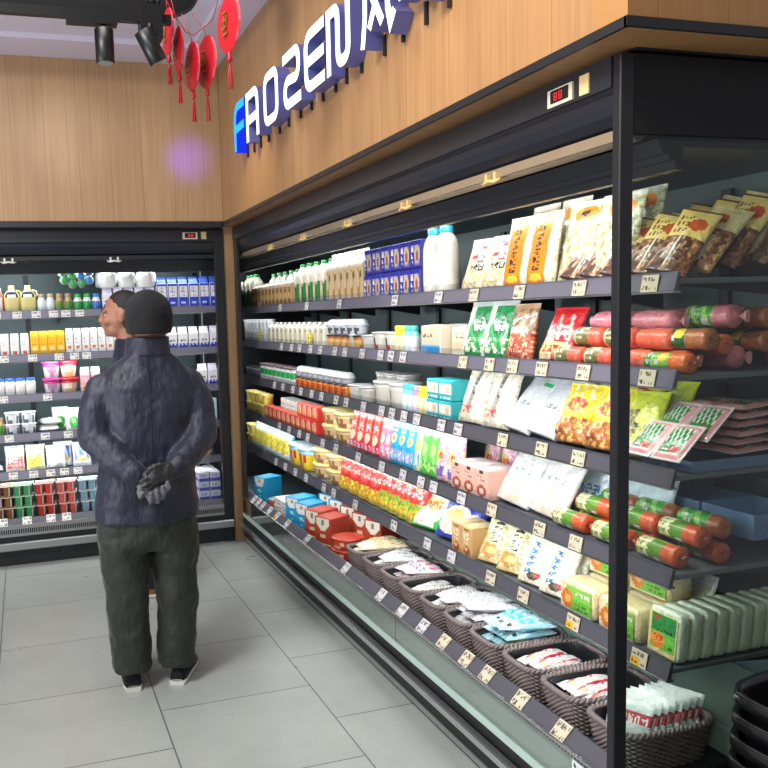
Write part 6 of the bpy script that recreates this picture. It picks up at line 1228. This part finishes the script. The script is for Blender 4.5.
for sg in (-1, 1):
    hl = (.70, 4.5+sg*.09+(.05 if sg > 0 else 0), 0); m = MB(); shoe_mesh(m, 'u', hl, -1.5); s_ = m.build('shoe', 'gold_paper', man2); s_['label'] = 'brown shoe with pale sole'
    m = MB(); shoe_mesh(m, 's', hl, -1.5); m.build('sole', 'sole_white', s_)
    c = Vector((.52, 4.5+sg*.21, .885)); m = MB(); m.limb([c, c+Vector((-.05, 0, -.05))], [.034, .036], .25)
    for k in range(4):
        y = (k-1.5)*.018; finger(m, [c+Vector((-.06, y, -.06)), c+Vector((-.085, y, -.10+.004*abs(k-1))), c+Vector((-.08, y, -.13+.006*abs(k-1)))], .010, .008)
    finger(m, [c+Vector((-.02, -sg*.03, -.03)), c+Vector((-.05, -sg*.045, -.07)), c+Vector((-.07, -sg*.04, -.09))], .0105, .0085)
    h_ = m.build('hand', 'skin', man2); fuse(h_, .0045, 3)
# ------------------------------------------------------------------ lit shop sign: separate channel letters on the right-hand timber wall
def arc(cx, cy, r, a0, a1, n=5):
    return [(cx+r*math.cos(math.radians(a0+(a1-a0)*k/n)), cy+r*math.sin(math.radians(a0+(a1-a0)*k/n))) for k in range(n+1)]
LET = {
 'F': [[(1, .91)]+arc(.42, .63, .3, 90, 180)+[(.12, 0)], [(.12, .47), (.95, .47)]],
 'R': [[(.1, 0), (.1, .91)]+arc(.68, .69, .22, 90, 0)+[(.9, 0)], [(.1, .42), (.9, .42)]],
 'O': [arc(.3, .71, .2, 180, 90)+arc(.7, .71, .2, 90, 0)+arc(.7, .29, .2, 0, -90)+arc(.3, .29, .2, 270, 180)+[(.1, .71)]],
 'Z': [[(0, .91)]+arc(.7, .71, .2, 90, 0)+arc(.7, .66, .2, 0, -90)+arc(.3, .30, .2, 90, 180)+arc(.3, .29, .2, 180, 270)+[(1, .09)]],
 'E': [[(1, .91)]+arc(.32, .69, .22, 90, 180)+arc(.32, .31, .22, 180, 270)+[(1, .09)], [(.1, .5), (.97, .5)]],
 'N': [[(.1, 0), (.1, .91)]+arc(.34, .75, .16, 90, 0)+arc(.66, .25, .16, 180, 270)+arc(.74, .27, .18, 270, 360)+[(.92, 1)]],
 'wind': [[(.85, .95), (.14, .95), (.12, .4), (.02, .0)], [(.85, .95), (.88, .3), (.96, .07), (1.08, .2)], [(.28, .74), (.70, .16)], [(.70, .76), (.26, .2)]],
 'taste': [[(.02, .78), (.02, .3), (.34, .3), (.34, .78), (.02, .78)], [(.45, .76), (1.02, .76)], [(.42, .52), (1.06, .52)], [(.73, 1), (.73, 0)], [(.70, .5), (.42, .16)], [(.76, .5), (1.06, .16)]]}
def ribbon(path, w):
    P = [Vector(p) for p in path]; q = [P[0]]
    for p in P[1:]:
        if (p-q[-1]).length > 1e-4: q.append(p)
    P = q; n = len(P); L = []; Rr = []
    cl = (P[0]-P[-1]).length < 1e-4
    for i in range(n):
        a = P[i]-P[i-1] if i else (P[-1]-P[-2] if cl else P[1]-P[0]); b = P[i+1]-P[i] if i < n-1 else (P[1]-P[0] if cl else P[-1]-P[-2])
        a = a.normalized(); b = b.normalized(); t = (a+b)
        t = t.normalized() if t.length > 1e-6 else a
        nn = Vector((-t.y, t.x)); k = w/2/max(.5, nn.dot(Vector((-a.y, a.x))))
        L.append(P[i]+nn*k); Rr.append(P[i]-nn*k)
    return L, Rr
def letter(key, y0, wd, label, blue=False):
    h = .255; z0 = 2.488; xf, xb = 1.228, 1.292; sw = .044
    fa = MB(); re_ = MB()
    for path in LET[key]:
        L, R_ = ribbon([(p[0]*wd, p[1]*h) for p in path], sw if key not in ('wind', 'taste') else .036)
        pt = lambda p, x: (x, y0-p.x, z0+p.y)
        n = len(L)
        for i in range(n-1):
            k = fa.vs([pt(L[i], xf), pt(L[i+1], xf), pt(R_[i+1], xf), pt(R_[i], xf)]); fa.face((k, k+1, k+2, k+3))
            for S, e in ((L, .002), (R_, -.002)):
                k = re_.vs([pt(S[i], xf+.0005), pt(S[i+1], xf+.0005), pt(S[i+1], xb), pt(S[i], xb)]); re_.face((k, k+1, k+2, k+3))
        for i in (0, n-1):
            k = re_.vs([pt(L[i], xf+.0005), pt(R_[i], xf+.0005), pt(R_[i], xb), pt(L[i], xb)]); re_.face((k, k+1, k+2, k+3))
    o = fa.build('sign_letter', 'sign_blue' if blue else 'sign_white')
    re_.build('letter_return', 'sign_blue_edge' if blue else 'sign_return', o)
    for p in (.2, .8):
        s = MB(); s.box(xb-.004, 1.299, y0-wd*p-.006, y0-wd*p+.006, z0-.03, z0+.04); s.build('standoff', 'fridge_black', o)
    tag(o, label, 'sign letter', 'lit letters of the shop sign')
for k, y, lb in (('F', 4.575, 'glowing blue letter F starting the sign above the long fridge'), ('R', 4.315, 'glowing white letter R of the sign, next to the blue F'),
                 ('O', 3.985, 'glowing white round letter O of the sign above the long fridge'), ('Z', 3.665, 'glowing white letter Z of the sign above the long fridge'),
                 ('E', 3.375, 'glowing white letter E of the sign above the long fridge'), ('N', 3.11, 'glowing white letter N of the sign above the long fridge'),
                 ('wind', 2.76, 'glowing white Chinese character beside the N on the sign'), ('taste', 2.45, 'last glowing white Chinese character of the sign, cut by the photo edge')):
    letter(k, y, .243 if k not in ('F',) else .225, lb, k == 'F')

# ------------------------------------------------------------------ hanging red ornaments
def lantern(loc, rz, r, label, top):
    m = MB(); n = 22
    prof = [(.004, -1), (.35, -.93), (.66, -.75), (.88, -.47), (.985, -.16), (.985, .16), (.88, .47), (.66, .75), (.35, .93), (.004, 1)]
    for k in range(n):      # pleated paper disc, edge scalloped
        pass
    rg = []
    for a, z in prof:
        rg.append(m.vs([(a*r*(1+.03*(k % 2))*math.cos(2*PI*k/n)*.13, a*r*(1+.03*(k % 2))*math.sin(2*PI*k/n), z*r) for k in range(n)]))
    for i in range(len(prof)-1):
        for k in range(n): m.face((rg[i]+k, rg[i]+(k+1) % n, rg[i+1]+(k+1) % n, rg[i+1]+k))
    o = m.build('hanging_ornament', 'lantern_red', loc=loc); o.rotation_euler = (0, 0, rz)
    for s in (-1, 1):
        m = MB()
        for (y, z, a, b) in ((0, .35, .34, .07), (0, .1, .42, .07), (0, -.15, .3, .07), (0, -.38, .4, .07), (-.18, .1, .06, .3), (.18, -.1, .06, .36), (0, 0, .06, .5)):
            x = s*.13*r*math.sqrt(max(.05, 1-(y*y+z*z)))+s*.003
            m.box(min(x, x+s*.004), max(x, x+s*.004), (y-a/2)*r, (y+a/2)*r, (z-b/2)*r, (z+b/2)*r)
        m.build('gold_emblem', 'gold_paper', o)
    m = MB(); m.tube([(0, 0, -.97*r), (0, 0, -1.25*r), (0, 0, -1.3*r)], [.006, .012, .006], 8)
    for k in range(7):
        a = k*2*PI/7; m.tube([(0, 0, -1.28*r), (.006*math.cos(a), .006*math.sin(a), -1.6*r), (.009*math.cos(a), .009*math.sin(a), -2.25*r)], .0022, 5)
    m.build('tassel', 'lantern_red', o)
    m = MB(); m.tube([(0, 0, r*.98), (0, 0, r*1.15), top], .0018, 5); m.build('hanging_string', 'lantern_red', o)
    tag(o, label, 'ornament', 'red paper ornaments hanging near the ceiling')
for loc, rz, r, top, lb in (((.685, 3.6, 2.796), .06, .098, (-.01, 0, .22), 'red hanging ornament with tassel, first from the spotlights'),
                       ((.728, 3.6, 2.723), .02, .100, (-.03, 0, .24), 'red hanging ornament with tassel, second from the spotlights'),
                       ((.787, 3.6, 2.657), .10, .105, (-.04, 0, .22), 'red hanging ornament with tassel, lowest of the five'),
                       ((.852, 3.6, 2.679), .16, .112, (-.06, 0, .2), 'red hanging ornament with tassel, fourth from the spotlights'),
                       ((.80, 3.0, 2.632), .16, .103, (0, 0, .5), 'biggest-looking red hanging ornament with tassel, nearest the sign')):
    lantern(loc, rz, r, lb, top)
m = MB(); m.tube([(.66, 3.58, 2.96), (.70, 3.6, 2.90), (.765, 3.6, 2.80), (.80, 3.6, 2.79), (.86, 3.5, 2.82), (.88, 3.3, 2.95), (.9, 3.1, 3.186)], .002, 5)
tag(m.build('cord', 'lantern_red'), 'thin red cord strung between the hanging ornaments', 'cord')

# ------------------------------------------------------------------ track lighting
m = MB(); m.box(-2.5, .66, 3.383, 3.417, 2.755, 2.79); m.box(.24, .44, 3.375, 3.425, 2.735, 2.757)
m.box(-1.2, -1.18, 3.39, 3.41, 2.79, 4.05); tr = m.build('lighting_track', 'track_black'); tag(tr, 'black lighting track hung below the dark ceiling void', 'lighting track')
m = MB(); m.box(.53, .62, 3.36, 3.44, 2.69, 2.82); m.tube([(.575, 3.4, 2.76), (.60, 3.37, 2.95), (.66, 3.3, 3.4)], .022, 8); m.tube([(.56, 3.43, 2.70), (.62, 3.43, 2.86)], .012, 8)
m.build('track_joint', 'track_black', tr)
def spot(base, d, label):
    d = Vector(d).normalized(); b = Vector(base); m = MB()
    m.tube([b-d*.066, b-d*.064, b+d*.064, b+d*.066], [.034, .038, .038, .036], 20)
    o = m.build('track_spotlight', 'track_black'); q = MB(); q.tube([b+d*.0662, b+d*.0675], .031, 20); q.build('lamp_lens', 'steel', o)
    q = MB(); q.tube([b-d*.05, (b.x, b.y, 2.70), (b.x, b.y, 2.74)], .010, 8); q.build('swivel_stem', 'track_black', o)
    tag(o, label, 'spotlight', 'spotlights on the ceiling track')
spot((.386, 3.4, 2.655), (0, .0, -1), 'black cylindrical track spotlight pointing straight down')
spot((.566, 3.36, 2.652), (.46, .1, -.85), 'black cylindrical track spotlight tilted towards the hanging ornaments')
m = MB(); m.tube([(-3, 5.0, 3.72), (1.1, 5.0, 3.72)], .04, 10); tag(m.build('ceiling_pipe', 'track_black'), 'dark service pipe inside the open ceiling void', 'pipe')

# ------------------------------------------------------------------ light
def area(loc, rot, sx, sy, e, col=(1, 1, 1)):
    l = D.lights.new('lamp_or_fill', 'AREA'); l.shape = 'RECTANGLE'; l.size = sx; l.size_y = sy; l.energy = e; l.color = col
    o = D.objects.new('lamp_or_fill', l); COL.objects.link(o); o.location = loc; o.rotation_euler = rot; return o
def spotl(loc, tgt, e, col, ang, blend=.8, r=.05):
    l = D.lights.new('lamp_or_fill', 'SPOT'); l.energy = e; l.color = col; l.spot_size = math.radians(ang); l.spot_blend = blend; l.shadow_soft_size = r
    o = D.objects.new('lamp_or_fill', l); COL.objects.link(o); o.location = loc; o.rotation_euler = (Vector(tgt)-Vector(loc)).to_track_quat('-Z', 'Y').to_euler(); return o
cool = (.95, 1, 1)
LE = dict(shelf=4.3, canopy=5.8, bshelf=5.2, bcanopy=8)
# lamps run along Y in the long fridge and along X in the far one
area((1.628, 3.87, 1.905), (0, math.radians(-35), 0), .03, 4.4, LE['canopy'], cool)
for z in (1.578, 1.33, 1.07, .805, .55): area((1.385+.202, 3.87, z-.008), (0, math.radians(-38), 0), .012, 4.42, LE['shelf'], cool)
area((-.15, 5.573, 1.905), (math.radians(35), 0, 0), 2.7, .03, LE['bcanopy'], cool)
for z in (1.59, 1.305, 1.04, .78, .53): area((-.15, 5.532, z-.008), (math.radians(38), 0, 0), 2.7, .012, LE['bshelf'], cool)
area((-1.4, 1.6, 3.9), (0, math.radians(-20), 0), 1., 1., 190, (1, .98, .95))
area((.2, 3.2, 3.95), (0, 0, 0), .8, 1.2, 40, (1, .97, .93))
area((-1.5, -1.2, 2.9), (math.radians(55), 0, math.radians(-20)), 2.5, 1.2, 60, (1, .97, .95))
spotl((.4, 1.2, 3.1), (1.30, 1.85, 2.3), 80, (1, .74, .36), 58)
spotl((.75, 4.1, 3.0), (1.30, 4.35, 2.3), 34, (1, .82, .42), 46)
spotl((.2, 3.6, 2.9), (.36, 5.2, 2.70), 16, (1, .95, .9), 26, 1)
spotl((1.12, 4.62, 2.66), (1.10, 5.2, 2.58), 16, (.16, .08, 1), 38, 1)  # added blue spot, standing in for letter F's reflection on the wall
area((-2.4, 2.2, .9), (math.radians(180), math.radians(25), 0), 1.5, 1.5, 150, (.94, .92, 1))  # added up-facing fill to brighten the soffit; no real fixture
w = D.worlds.new('shop_surroundings'); bpy.context.scene.world = w; w.use_nodes = True
bg = w.node_tree.nodes['Background']; bg.inputs[0].default_value = (.80, .80, .90, 1); bg.inputs[1].default_value = .42

# ------------------------------------------------------------------ camera
cam = D.cameras.new('camera'); co = D.objects.new('camera', cam); COL.objects.link(co)
cam.sensor_width = 36; cam.lens = 803.06/768*36; cam.shift_x = (384-265.56)/768; cam.shift_y = (398.28-384)/768; cam.clip_start = .05
co.matrix_world = Matrix(((.956865, .061664, -.283913, 0), (-.288543, .087548, -.953456, 0), (-.033938, .994250, .101564, 1.55), (0, 0, 0, 1)))
sc = bpy.context.scene; sc.camera = co
sc.view_settings.view_transform = 'Standard'; sc.view_settings.look = 'None'; sc.view_settings.exposure = 0.0; sc.view_settings.gamma = 1.0
sc.cycles.use_denoising = True; sc.cycles.max_bounces = 8; sc.cycles.transparent_max_bounces = 24; sc.cycles.caustics_reflective = False; sc.cycles.caustics_refractive = False
